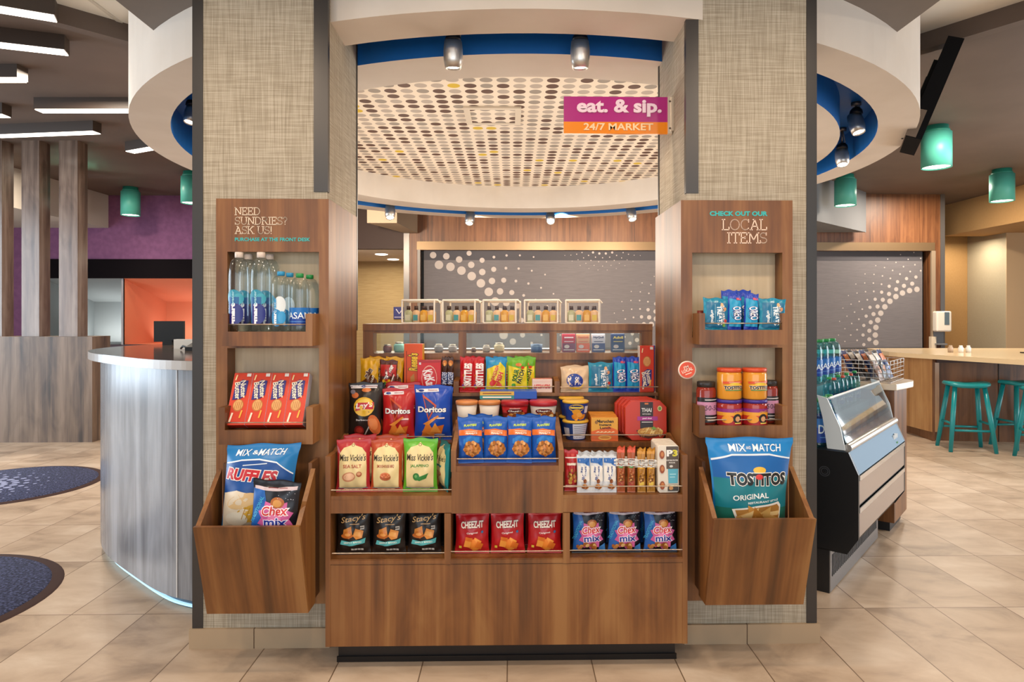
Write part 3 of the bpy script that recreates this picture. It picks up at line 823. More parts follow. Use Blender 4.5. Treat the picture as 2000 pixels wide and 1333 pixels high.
# ================================================================ wall cabinets on the pillars
YC, CB = 2.46, 2.90
RODM = pm('b9a58f', .3, .8)
def cabinet(side, label):
    P = lambda px, Y=YC: X(px, Y)
    if side < 0:
        fx0, fx1, ox0, ox1 = P(422), P(642), P(444), P(623)
        inner = (fx1 - .02, fx1); outer = (fx0, fx0 + .02)
    else:
        fx0, fx1, ox0, ox1 = P(1330), P(1548), P(1352), P(1528)
        inner = (fx0, fx0 + .02); outer = (fx1 - .02, fx1)
    cx = (fx0 + fx1) / 2
    c = empty('wall_cabinet', (cx, YC, 0)); tag(c, label, 'cabinet')
    zs = lambda py, Y=YC: Zt(py, Y)
    zb, zt = zs(1177), zs(390)
    oz = [zs(493), zs(660), zs(680), zs(846)]
    x = lambda v: v - cx
    m = MB()
    m.box(x(fx0), x(fx1), 0, .02, oz[0], zt, WOOD); m.box(x(fx0), x(ox0), 0, .02, zb, oz[0], WOOD); m.box(x(ox1), x(fx1), 0, .02, zb, oz[0], WOOD)
    m.box(x(ox0), x(ox1), 0, .02, oz[2], oz[1], WOOD); m.box(x(ox0), x(ox1), 0, .02, zb, oz[3], WOOD)
    m.build('face_frame', c, weld=False)
    m = MB(); m.box(x(inner[0]), x(inner[1]), .02, CB - YC, zb, zt, WOOD); m.build('side_panel', c, weld=False)
    m = MB(); m.box(x(outer[0]), x(outer[1]), .02, PY - YC - .005, zb, zt, WOOD); m.build('side_panel', c)
    m = MB()
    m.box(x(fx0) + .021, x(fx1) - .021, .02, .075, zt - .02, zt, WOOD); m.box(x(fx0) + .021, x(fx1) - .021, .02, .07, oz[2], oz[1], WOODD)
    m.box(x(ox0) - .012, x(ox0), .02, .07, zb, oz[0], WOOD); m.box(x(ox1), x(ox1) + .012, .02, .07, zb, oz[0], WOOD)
    m.build('inner_lining', c, weld=False)
    m = MB(); m.box(x(fx0) + .02, x(fx1) - .02, .070, .078, zb, zt - .02, PALEWOOD); m.build('back_panel', c)
    # two trays that stick out of the niches
    YT = 2.372
    for (yc0, yl0, yb, yr, xa, xb, xc, xd) in ((613, 648, 676, 634, 433, 445, 597, 610), (795, 839, 867, 825, 427, 439, 598, 611)) if side < 0 else ((612, 645, 674, 632, 1366, 1377, 1528, 1538), (795, 833, 857, 822, 1366, 1377, 1528, 1538)):
        q = lambda px: X(px, YT) - cx
        t = empty('shelf_tray'); t.parent = c
        y0 = YT - YC
        m = MB(); m.box(q(xb), q(xc), y0, y0 + .014, Zt(yb, YT), Zt(yl0, YT), WOOD); m.build('lip', t)
        m = MB(); m.box(q(xb), q(xc), y0 + .014, .069, Zt(yb, YT), Zt(yl0, YT) - .006, WOOD); m.build('shelf_board', t)
        for e0, e1 in ((xa, xb), (xc, xd)):
            m = MB(); m.box(q(e0), q(e1), y0, -.0005, Zt(yb, YT), Zt(yc0, YT), WOOD); m.build('side_cheek', t)
        m = MB(); m.tube([(q(xb) - .002, y0 + .006, Zt(yr, YT)), (q(xc) + .002, y0 + .006, Zt(yr, YT))], .0022, RODM, 8); m.build('rail', t)
    # slanted bin
    b = empty('bin'); b.parent = c
    Yf, Yq, Ybk = 2.185, 2.285, 2.368
    if side < 0: u0, u1, yt, ybt = X(376.5, Yf), X(583.5, Yf), 1027, 1195
    else: u0, u1, yt, ybt = X(1395, Yf), X(1595, Yf), 1018, 1186
    zt_, zb_ = Zt(yt, Yf), Zt(ybt, Yq)
    zk, zkb = Zt(914, Ybk), zb_
    m = MB(); th = .016
    m.prism([(Yf - YC, zt_), (Yf - YC + th, zt_), (Yq - YC + th, zb_), (Yq - YC, zb_)], u0 - cx, u1 - cx, WOODF, axis='x'); m.build('front_panel', b)
    prof = [(Yf - YC + th, zt_ - .004), (Ybk - YC, zk), (Ybk - YC, zb_ ), (Yq - YC + th, zb_)]
    for xa in (u0, u1 - th):
        m = MB(); m.prism(prof, xa - cx, xa + th - cx, WOOD, axis='x'); m.build('side_panel', b)
    m = MB()
    rx0, rx1 = max(u0 + .02, fx0) if side < 0 else u0 + .012, u1 - .012 if side < 0 else min(u1 - .02, fx1)
    m.box(rx0 - cx, rx0 + .012 - cx, Ybk - YC, -.0005, zb_, zk + .02, WOODD); m.build('mounting_cleat', b); m = MB(); m.box(rx1 - .012 - cx, rx1 - cx, Ybk - YC, -.0005, zb_, zk + .02, WOODD)
    m.build('mounting_cleat', b)
    m = MB(); m.box(u0 + th - cx, u1 - th - cx, Yf + .07 - YC, -.001, .483, .498, WOODD); m.build('bin_floor', b)
    return c, cx
c, cx = cabinet(-1, 'wooden wall cabinet with bottles and a slanted bin, lettered about sundries')
m = MB(); CRM = pm('f1dcc2', .5); TQ = pm('2fb0ad', .45)
lx = X(459, YC) - cx
for s, y0, y1 in (('NEED', 421.5, 407.5), ('SUNDRIES?', 440, 426), ('ASK US!', 458, 444)):
    slab_text(m, s, lx, Zt(y0, YC), Zt(y1, YC) - Zt(y0, YC), -.0012, CRM)
m.build('lettering', c, weld=False)
m = MB(); flat_text(m, 'PURCHASE AT THE FRONT DESK', lx, X(606, YC) - cx, Zt(472.5, YC), Zt(465.5, YC), -.0012, TQ, .03); m.build('lettering', c, weld=False)
c, cx = cabinet(1, 'wooden wall cabinet with dip jars and a slanted bin, lettered about local items')
rx = X(1499, YC) - cx
m = MB()
slab_text(m, 'LOCAL', rx, Zt(448, YC), Zt(428, YC) - Zt(448, YC), -.0012, pm('f6d3bb', .5), right=True)
slab_text(m, 'ITEMS', rx, Zt(474, YC), Zt(454, YC) - Zt(474, YC), -.0012, pm('f6d3bb', .5), right=True)
m.build('lettering', c, weld=False)
m = MB(); flat_text(m, 'CHECK OUT OUR', X(1386, YC) - cx, rx, Zt(421, YC), Zt(411.5, YC), -.0012, TQ, .045); m.build('lettering', c, weld=False)
# round shelf talker
st = empty('shelf_talker', at(1342, 723, 2.425)); tag(st, 'round orange sticker sign clipped to the edge of the local items cabinet', 'sign')
m = MB(); m.lathe([(.001, -.0006), (.0335, -.0006), (.0335, .0006), (.001, .0006)], pm('f3dccb', .4), 32); o = m.build('rim', st); o.rotation_euler = (pi / 2, 0, 0)
m = MB(); m.lathe([(.001, .0009), (.029, .0009)], pm('dc4f2c', .4), 32); o = m.build('face', st); o.rotation_euler = (pi / 2, 0, 0)
m = MB()
flat_text(m, "I'M", -.009, .009, .006, .016, -.0014, pm('f6d9c4', .4), .03); flat_text(m, 'LOCAL', -.021, .021, -.007, .005, -.0014, pm('f6d9c4', .4), .03)
m.box(-.012, .012, -.0013, -.001, -.016, -.013, pm('f6d9c4', .4)); o = m.build('lettering', st, weld=False); o.rotation_euler = (0, -.35, 0)
m = MB(); m.box(-.006, .006, .0008, .036, -.006, .006, pm('d8d2c8', .2)); m.build('clip', st)

# ================================================================ stepped display shelf between the pillars
Y1, Y2, Y3, Y4, YB = 2.36, 2.63, 2.83, 2.95, 3.15
UX0, UX1 = X(635.5, Y1), X(1345, Y1) - .004
ucx = (UX0 + UX1) / 2
U = empty('display_shelf', (ucx, Y1, 0)); tag(U, 'stepped walnut snack display standing between the two pillars', 'display shelf')
def ux(px, Y): return X(px, Y) - ucx
def part(name, fn, parent=U, weld=False):
    m = MB(); fn(m); return m.build(name, parent, weld=weld)
T = .018
BK2 = .52
L, Rr = UX0 - ucx, UX1 - ucx
def yy(Y): return Y - Y1
FZ0 = Zt(1103, Y1)                    # top of the front panel
part('toe_kick', lambda m: (m.box(L + .028, Rr - .028, .07, .5, 0, .087, pm('1b1310', .35)), m.box(L + .024, Rr - .024, .062, .07, 0, .02, pm('140e0c', .3))))
part('front_panel', lambda m: m.box(L + T, Rr - T, .002, .02, .087, FZ0, WOOD))
side = [(0, .087), (0, .765), (.10, .765), (.26, .80), (.26, .087)]
for a in (L, Rr - T): part('side_panel', lambda m, a=a: m.prism(side, a, a + T, WOOD, axis='x'))
# level 0
L0 = Zt(1092, Y1)
part('shelf_board', lambda m: (m.box(L + T, Rr - T, .004, .27, FZ0, L0, WOOD), m.box(L + T, Rr - T, .0, .006, FZ0 + .004, L0 - .003, WOOD)))
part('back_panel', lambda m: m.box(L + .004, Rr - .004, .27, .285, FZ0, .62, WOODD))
D = [(868, 880.5), (1100, 1113)]
for a, b in D: part('divider', lambda m, a=a, b=b: m.box(ux(a, Y1), ux(b, Y1), -.001, .27, FZ0 + .002, Zt(1003, Y1), WOOD))
# level 1: fascias, floors, raised middle box
F1b, F1t, L1 = Zt(1002, Y1), Zt(976, Y1), .622
mx0, mx1 = ux(882, Y1), ux(1100, Y1)
for a, b in ((L + T, mx0), (mx1, Rr - T)):
    part('fascia', lambda m, a=a, b=b: m.box(a, b, .002, .02, F1b, F1t, WOOD))
    part('shelf_board', lambda m, a=a, b=b: m.box(a, b, .004, .27, F1t, L1, WOOD))
MZ = Zt(911, Y1)
part('fascia', lambda m: m.box(mx0, mx1, 0, .02, F1b - .002, Zt(922, Y1), WOOD))
part('shelf_board', lambda m: m.box(mx0 + .012, mx1 - .012, .003, .27, Zt(922, Y1), MZ, WOOD))
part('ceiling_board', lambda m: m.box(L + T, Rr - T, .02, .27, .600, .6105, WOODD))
for a in (mx0 - .002, mx1 - .016):
    part('side_cheek', lambda m, a=a: m.prism([(-.001, Zt(922, Y1)), (-.001, Zt(880, Y1)), (.268, Zt(838, Y1)), (.268, .63), (.022, .63), (.022, Zt(922, Y1))], a, a + .018, WOOD, axis='x'))
# level 2
L2 = Zt(864, Y2)
part('back_panel', lambda m: m.box(L + .004, Rr - .004, .27, .283, .62, L2 - .02, WOOD))
part('shelf_board', lambda m: m.box(L + .004, Rr - .004, .262, BK2, L2 - .02, L2, WOOD))
for px in (884, 1091):
    a = ux(px, Y2)
    part('divider', lambda m, a=a: m.prism([(.265, L2), (.265, L2 + .045), (.47, L2 + .09), (.47, L2)], a, a + .010, WOOD, axis='x'))
part('back_panel', lambda m: m.box(L + .004, Rr - .004, BK2, BK2 + .012, L2 - .02, .925, WOOD))
# level 3
L3 = Zt(768, Y3)
part('shelf_board', lambda m: (m.box(L + .004, Rr - .004, .463, .472, L3 - .0125, L3, WOOD), m.box(L + .004, Rr - .004, .472, .59, L3 - .009, L3, WOOD)))
for px in (886, 1083):
    a = ux(px, Y3)
    part('divider', lambda m, a=a: m.prism([(.465, L3), (.465, L3 + .05), (.59, L3 + .06), (.59, L3)], a, a + .022, WOOD, axis='x'))
part('back_panel', lambda m: m.box(L + .004, Rr - .004, .59, .603, L3 - .02, Zt(703, Y4), WOOD))
# glass case and top
gz0, gz1, tz0, tz1 = Zt(690, Y4), Zt(651, Y4), Zt(646, Y4 - .02), Zt(633, Y4 - .02)
part('top_board', lambda m: m.box(L + .004, Rr - .004, .57, .80, tz0, tz1, WOOD))
case = empty('glass_case'); case.parent = U
part('floor_board', lambda m: m.box(L + .004, Rr - .004, .575, .79, Zt(703, Y4), gz0, WOOD), case)
def cf(m):
    m.box(L + .004, ux(730, Y4), .575, .595, gz0, tz0, WOOD); m.box(ux(1252, Y4), Rr - .004, .575, .595, gz0, tz0, WOOD)
    for a, b in ((896, 911), (1073, 1087)): m.box(ux(a, Y4), ux(b, Y4), .575, .595, gz0, tz0, WOOD)
    m.box(L + .004, Rr - .004, .577, .593, gz1, tz0, WOOD)
part('frame', cf, case)
for a, b in ((730, 896), (911, 1073), (1087, 1252)):
    part('glass_pane', lambda m, a=a, b=b: m.box(ux(a, Y4), ux(b, Y4), .584, .587, gz0, gz1, GLASS), case)
part('side_panel', lambda m: (m.box(L + .004, L + .02, .595, .79, gz0, tz0, WOOD)), case)
part('side_panel', lambda m: (m.box(Rr - .02, Rr - .004, .595, .79, gz0, tz0, WOOD)), case)
part('light_strip', lambda m: m.box(ux(790, Y4), ux(1095, Y4), .768, .775, gz0 + .010, gz0 + .014, CASELED), case)
lamp('case_fill_lamp', 'AREA', (ucx, 3.04, tz0 - .006), 1.3, (1, .92, .82), size=1.1, size_y=.08)  # unseen area lamp added under the top board to brighten the case
part('rear_pane', lambda m: m.box(L + T, Rr - T, .778, .782, gz0, tz0, GLASS), case)
# wire rails
def rail(px0, px1, py, Y, off=0.0):
    a, b, z = ux(px0, Y), ux(px1, Y), Zt(py, Y)
    part('rail', lambda m: m.tube([(a, yy(Y) + .004, z), (b, yy(Y) + .004, z)], .0022, RODM, 8))
rail(648, 868, 1080, Y1); rail(880, 1100, 1078, Y1); rail(1113, 1335, 1077, Y1)
rail(646, 882, 957, Y1); rail(1100, 1336, 952, Y1); rail(892, 1091, 897, Y1)
rail(669, 885, 853, Y2); rail(885, 1092, 853, Y2); rail(1100, 1311, 851, Y2)
rail(697, 888, 757, Y3); rail(894, 1084, 756, Y3); rail(1094, 1286, 757, Y3)

# ================================================================ open drinks cooler, its counter and snacks basket
P0 = cw(1.39, 3.01)
UA = math.atan2(.772, .636) - YAW
K = empty('drinks_cooler', (*P0, 0), UA); tag(K, 'low open drinks cooler with black side, steel front and sloping glass', 'cooler')
def kp(name, fn, parent=K, weld=False, bevel=0):
    m = MB(); fn(m); return m.build(name, parent, weld=weld, bevel=bevel)
KL = 1.085
SIDE = [(-.1216, .27), (-.1216, .556), (-.08, .652), (.55, .652), (.55, .195), (-.075, .195)]
kp('plinth', lambda m: m.box(0, .975, 0, .5, 0, .20, pm('17181a', .4)), weld=True)
def grille(m):
    m.box(.002, .973, -.004, 0, .005, .195, pm('9a9a9c', .3, .8))
    for i in range(34): m.box(.03 + i * .027, .044 + i * .027, -.0055, -.004, .07, .17, pm('15171a', .5))
kp('vent_grille', grille)
kp('body', lambda m: m.prism([(-.112, .275), (-.112, .55), (-.075, .645), (.55, .645), (.55, .2), (-.07, .2)], .02, KL - .02, pm('1a1b1d', .4), axis='x'))
kp('side_panel', lambda m: m.prism(SIDE, 0, .02, pm('151618', .35), axis='x'))
kp('side_panel', lambda m: m.prism(SIDE, KL - .02, KL, pm('151618', .35), axis='x'))
for za, zb in ((.275, .405), (.42, .55)):
    kp('front_panel', lambda m, za=za, zb=zb: m.box(.022, KL - .022, -.120, -.112, za, zb, pm('b5a598', .36, .55)))
    kp('trim_strip', lambda m, zb=zb: m.box(.022, KL - .022, -.124, -.112, zb - .022, zb, pm('dcd9d4', .25, .8)))
kp('control_panel', lambda m: m.prism([(-.1216, .556), (-.080, .652), (-.074, .648), (-.114, .553)], .022, KL - .022, pm('4a7494', .5), axis='x'))
def cp(m):
    for i in range(3): m.box(.86 + i * .035, .885 + i * .035, -.1065, -.100, .590, .612 + .006 * (i % 2), pm('eef4f6', .3))
    m.box(.88, .91, -.117, -.11, .567, .576, pm('3f9a55', .3))
kp('badge_print', cp)
kp('chrome_bar', lambda m: m.tube([(.02, -.072, .668), (KL - .02, -.072, .668)], .018, CHROME, 16))
kp('front_glass', lambda m: m.prism([(-.066, .68), (.005, .885), (.009, .884), (-.060, .68)], .05, KL - .04, COOLGLASS, axis='x'))
for a in (.0, KL - .018):
    pr = [(-.066, .66), (-.045, .76), (.012, .89), (.055, .90), (.03, .80), (.01, .66)]
    kp('end_trim', lambda m, a=a: m.prism(pr, a + .004, a + .014, pm('cdd6da', .25), axis='x'))
kp('glass_top_trim', lambda m: m.tube([(.03, .008, .887), (KL - .03, .008, .887)], .006, pm('dfe8ea', .2), 8))
kp('step_shelf', lambda m: (m.box(.325, KL - .03, .055, .165, .645, .78, pm('8fa6a8', .3, .5)), m.box(.325, KL - .03, .165, .40, .645, .90, pm('8fa6a8', .3, .5))), weld=False)
def emb(m):
    for k in range(3): m.lathe([(.024 - .008 * k, -.001 * k), (.020 - .008 * k, -.001 * k)], pm('3a3c40', .3), 20)
o = kp('side_vent', emb); o.rotation_euler = (0, -pi / 2, 0); o.location = (-.002, .02, .555)
# counter behind the cooler
CT = empty('side_counter', K.location, UA); tag(CT, 'wood fronted counter end with a pale stone top behind the cooler', 'counter')
m = MB(); m.box(1.125, 1.5, -.06, .62, .06, .835, WOOD); m.build('cabinet_body', CT)
m = MB(); m.box(1.16, 1.48, -.03, .62, 0, .06, BLACK); m.build('toe_kick', CT)
m = MB(); m.prism([(1.10, -.075), (1.25, -.10), (1.38, -.115), (1.46, -.105), (1.51, -.07), (1.53, -.02), (1.53, .64), (1.10, .64)], .835, .872, pm('d6c4ac', .2)); m.build('countertop', CT, bevel=.004)
BK = empty('wire_basket', CT.matrix_basis @ Vector((1.325, .13, .872)), UA); tag(BK, 'chrome wire basket of snack bags on the stone counter', 'basket')
m = MB(); bw, bdp = .20, .17
for z in (.004, .03, .056, .082, .108, .13):
    m.tube([(-bw, -bdp, z), (bw, -bdp, z), (bw, bdp, z), (-bw, bdp, z), (-bw, -bdp, z)], .0022, CHROME, 6)
for x_ in (-bw, -.1, 0, .1, bw):
    m.tube([(x_, -bdp, .13), (x_, -bdp, .004), (x_, bdp, .004), (x_, bdp, .13)], .002, CHROME, 6)
for y_ in (-.08, 0, .08): m.tube([(-bw, y_, .13), (-bw, y_, .004), (bw, y_, .004), (bw, y_, .13)], .002, CHROME, 6)
m.build('wire_mesh', BK, weld=False)

# ================================================================ bar and stools
UB = math.atan2(-.12, 1) - YAW
B0 = cw(4.15, 6.72)
BAR = empty('bar_counter', (*B0, 0), UB); tag(BAR, 'long bar with pale stone top and overhang for stools', 'counter')
m = MB(); q = [Vector(cw(*p)) - Vector(B0) for p in ((4.15, 6.72), (4.13, 7.15), (4.12, 7.6), (4.9, 7.6), (4.9, 6.9))]
rt = Matrix.Rotation(-UB, 2)
m.prism([rt @ p for p in q], .09, .835, WOODL); m.build('end_cabinet', BAR)
m = MB(); m.prism([rt @ (Vector(cw(*p)) - Vector(B0)) for p in ((4.2, 6.78), (4.19, 7.5), (4.9, 7.5), (4.9, 6.9))], 0, .09, WOODD); m.build('toe_kick', BAR)
m = MB(); m.box(.0, .022, -.012, .3, .0, .835, WOODD); m.build('leg_panel', BAR)
m = MB(); m.box(.022, 3.2, .03, .08, .0, .80, WOODD); m.box(.022, 3.2, -.05, .08, .80, .838, pm('3a1f18', .4)); m.build('back_panel', BAR)
m = MB(); m.box(.64, .645, .024, .03, .0, .80, BLACK); m.build('seam_strip', BAR)
m = MB(); q = [rt @ (Vector(cw(*p)) - Vector(B0)) for p in ((3.93, 7.12), (3.95, 7.0), (4.47, 5.5), (7.4, 4.9), (7.4, 8.0), (4.15, 8.0))]
m.prism(q, .84, .885, pm('d9bf96', .18)); m.build('countertop', BAR)
def make_stool():
    s = empty('bar_stool'); 
    m = MB()
    n = 28
    def ring(f, z): return [(f * .185 * (abs(cos(t)) ** .55) * (1 if cos(t) >= 0 else -1), f * .135 * (abs(sin(t)) ** .55) * (1 if sin(t) >= 0 else -1), z + .018 * (cos(t) ** 2)) for t in [2 * pi * k / n for k in range(n)]]
    rings = [ring(.90, .595), ring(1.0, .606), ring(1.0, .622), ring(.94, .634), ring(.5, .628)]
    v = [p for r in rings for p in r]
    f = [list(range(n))[::-1], [4 * n + k for k in range(n)]]
    for i in range(4):
        for k in range(n): f.append((i * n + k, i * n + (k + 1) % n, (i + 1) * n + (k + 1) % n, (i + 1) * n + k))
    m.add(v, f, STOOL, True); m.build('seat', s)
    tops = [(sx_ * .125, sy_ * .08) for sx_ in (-1, 1) for sy_ in (-1, 1)]; feet = [(sx_ * .19, sy_ * .16) for sx_ in (-1, 1) for sy_ in (-1, 1)]
    P = lambda i, z: Vector((feet[i][0] + (tops[i][0] - feet[i][0]) * z / .6, feet[i][1] + (tops[i][1] - feet[i][1]) * z / .6, z))
    for i in range(4):
        m = MB(); m.tube([P(i, 0), P(i, .3), P(i, .602)], [.017, .022, .020], STOOL, 12); m.build('leg', s)
    for i, j, z in ((0, 2, .20), (1, 3, .20), (0, 1, .26), (2, 3, .26)):
        m = MB(); m.tube([P(i, z), P(j, z)], .011, STOOL, 10); m.build('stretcher', s)
    return s
stool = make_stool()
for i, (a, b, lab) in enumerate(((4.20, 6.28, 'teal wooden stool at the end of the bar nearest the light wood panel'), (4.57, 5.78, 'teal wooden stool nearest the viewer, cut by the picture edge'), (4.82, 6.40, 'teal wooden stool seen through the legs of the nearest stool'))):
    o = stool if i == 0 else copy_tree(stool)
    o.location = (*cw(a, b), 0); o.rotation_euler = (0, 0, UB + (-.1, -.25, .2)[i]); tag(o, lab, 'stool', 'teal bar stools')
for i, (a, b) in enumerate(((4.55, 7.05), (4.64, 7.02), (4.72, 7.02))):
    m = MB(); m.lathe([(.001, 0), (.025, 0), (.026, .05), (.018, .058), (.016, .075), (.001, .075)], pm(('b59a80', 'e8e2d8', 'dcd6cc')[i], .3), 16)
    o = m.build('condiment_shaker'); o.location = (*cw(a, b), .885)
    tag(o, ('tan condiment shaker on the bar below the hand sanitizer', 'white condiment shaker in the middle of three on the bar', 'white condiment shaker farthest from the sanitizer on the bar')[i], 'shaker', 'shakers on the bar')
cd = empty('condiment_tray', (*cw(5.20, 6.85), .885), UB); tag(cd, 'dark tray of small cups along the bar top', 'tray')
m = MB(); m.box(-.02, .55, -.06, .06, 0, .012, pm('2a201a', .5)); m.build('base_tray', cd)
for k in range(6):
    m = MB(); m.lathe([(.001, .012), (.03, .012), (.034, .06), (.028, .06), (.026, .02), (.001, .02)], pm('1f1a17' if k % 2 else '5c4a3a', .4), 14); o = m.build('cup', cd); o.location = (.03 + k * .09, 0, 0)
# hand sanitizer on the wall's end
hs = empty('sanitizer_dispenser', at(1835, 648, WY - .03)); tag(hs, 'white hand sanitizer dispenser on the end of the walnut wall', 'dispenser')
m = MB(); m.box(-.11, .11, -.11, 0, 0, .295, pm('e6dccd', .35)); m.build('housing', hs, bevel=.02)
m = MB(); m.box(.0, .07, -.114, -.109, .10, .28, pm('5b6a72', .15)); m.build('level_window', hs)
m = MB(); m.box(-.09, .05, -.1, 0, -.19, -.17, pm('76787a', .4)); m.box(-.09, .05, -.012, 0, -.19, 0, pm('6c7076', .4)); m.build('drip_tray', hs)
p = at(780, 611, 11.64)
ws = empty('room_sign', p); tag(ws, 'small blue accessible room sign on the corridor wall', 'sign')
m = MB(); m.box(-.10, .10, -.012, 0, -.11, .10, pm('33387c', .5)); m.build('plate', ws)
m = MB(); m.tube([(-.055, -.014, .06), (.0, -.014, -.02), (.05, -.014, .05)], .010, pm('e6e2ee', .5), 6); m.box(-.085, .085, -.0135, -.012, -.085, -.075, pm('e6e2ee', .5)); m.build('symbol_print', ws)
# ================================================================ packaged goods
def sub_tris(pts, tri, lim):
    """split triangles into four until no edge is longer than lim"""
    pts = [Vector(p) for p in pts]
    for _ in range(4):
        mx = max(((pts[a] - pts[b]).length for t in tri for a, b in ((t[0], t[1]), (t[1], t[2]), (t[2], t[0]))), default=0)
        if mx <= lim or len(tri) > 3000: break
        mid, out = {}, []
        def g(a, b):
            k = (min(a, b), max(a, b))
            if k not in mid:
                pts.append((pts[a] + pts[b]) / 2); mid[k] = len(pts) - 1
            return mid[k]
        for a, b, c in tri:
            ab, bc, ca = g(a, b), g(b, c), g(c, a)
            out += [(a, ab, ca), (ab, b, bc), (ca, bc, c), (ab, bc, ca)]
        tri = out
    return pts, tri
class Art:
    """flat artwork in a frame W x H (metres, x from the middle, y up from the bottom), draped by mapper(x, y, lift)"""
    def __init__(s, W, H, mapper, lim=.009):
        s.W, s.H, s.map, s.lim, s.mb, s.k = W, H, mapper, lim, MB(), 0
    def _put(s, pts, tri, col, rough, sub=True, bump=0):
        if sub: pts, tri = sub_tris(pts, tri, s.lim)
        s.k += 1
        lift = .0006 + .00022 * s.k
        ccw = []
        for a, b, c in tri:
            A, B, C = pts[a], pts[b], pts[c]
            cr = (B[0] - A[0]) * (C[1] - A[1]) - (B[1] - A[1]) * (C[0] - A[0])
            ccw.append((a, b, c) if cr > 0 else (a, c, b))
        s.mb.add([s.map(p[0], p[1], lift) for p in pts], ccw, pm(col, rough), True)
    def P(s, x, y): return (x * s.W / 2, y * s.H)
    def poly(s, pts, col, rough=.35):
        q = [s.P(*p) for p in pts]
        tri = tessellate_polygon([[Vector((a, b, 0)) for a, b in q]])
        s._put([Vector(p) for p in q], [tuple(t) for t in tri], col, rough)
    def rect(s, x0, x1, y0, y1, col, rough=.35):
        nx = max(1, int((x1 - x0) * s.W / 2 / s.lim)); ny = max(1, int((y1 - y0) * s.H / s.lim))
        pts = [Vector(s.P(x0 + (x1 - x0) * i / nx, y0 + (y1 - y0) * j / ny)) for j in range(ny + 1) for i in range(nx + 1)]
        tri = []
        for j in range(ny):
            for i in range(nx):
                a = j * (nx + 1) + i
                tri += [(a, a + 1, a + nx + 2), (a, a + nx + 2, a + nx + 1)]
        s._put(pts, tri, col, rough, False)
    def ell(s, cx, cy, rx, ry, col, rot=0, n=18, rough=.35):
        """rx in half widths, ry in heights"""
        c = Vector(s.P(cx, cy)); a, b = rx * s.W / 2, ry * s.H
        ring = [c + Matrix.Rotation(radians(rot), 2) @ Vector((a * cos(2 * pi * i / n), b * sin(2 * pi * i / n))) for i in range(n)]
        half = [c + (p - c) * .5 for p in ring]
        pts = [c] + half + ring
        tri = []
        for i in range(n):
            j = (i + 1) % n
            tri += [(0, 1 + i, 1 + j), (1 + i, 1 + n + i, 1 + n + j), (1 + i, 1 + n + j, 1 + j)]
        s._put(pts, tri, col, rough, False)
    def text(s, t, cx, cy, w, h, col, rot=0, bold=.03, shear=0, out=None, ow=.05):
        """fits the line into w (share of the full width) by h (share of the height)"""
        _, _, bb = text2d(t, bold, shear)
        for b_, c_ in ((bold + ow, out), (bold, col)):
            if c_ is None: continue
            pts, tri, _ = text2d(t, b_, shear)
            m = Matrix.Rotation(radians(rot), 2)
            c = Vector(s.P(cx, cy)); kx, ky = w * s.W / (bb[1] - bb[0]), h * s.H / (bb[3] - bb[2])
            ctr = ((bb[0] + bb[1]) / 2, (bb[2] + bb[3]) / 2)
            q = [c + m @ Vector(((p[0] - ctr[0]) * kx, (p[1] - ctr[1]) * ky)) for p in pts]
            s._put(q, tri, c_, .35, s.lim < 1)
    def fine(s, cx, cy, w, h, col, rot=0):
        """a line of print too small to read in the photograph: a plain dash"""
        c, m = Vector(s.P(cx, cy)), Matrix.Rotation(radians(rot), 2)
        a, b = w * s.W / 2, h * s.H * .28
        q = [c + m @ Vector(p) for p in ((-a, -b), (0, -b), (a, -b), (a, b), (0, b), (-a, b))]
        s._put(q, [(0, 1, 5), (1, 4, 5), (1, 2, 4), (2, 3, 4)], col, .35)
    def chips(s, cx, cy, rx, ry, cols, n, kind='tri', seed=1, size=.3):
        rr = random.Random(seed)
        for i in range(n):
            a, d = rr.random() * 2 * pi, sqrt(rr.random())
            x_, y_ = cx + rx * d * cos(a), cy + ry * d * sin(a)
            z = size * (.75 + .5 * rr.random()); th = rr.random() * 2 * pi; ar = s.W / 2 / s.H
            col = cols[i % len(cols)]
            if kind == 'ell': s.ell(x_, y_, z, z * ar * .8, col, rr.random() * 180, 10)
            else:
                k = 3 if kind == 'tri' else 4
                s.poly([(x_ + z * cos(th + 2 * pi * j / k), y_ + z * ar * sin(th + 2 * pi * j / k)) for j in range(k)], col)
    def build(s, parent, name='print'):
        return s.mb.build(name, parent, weld=False)

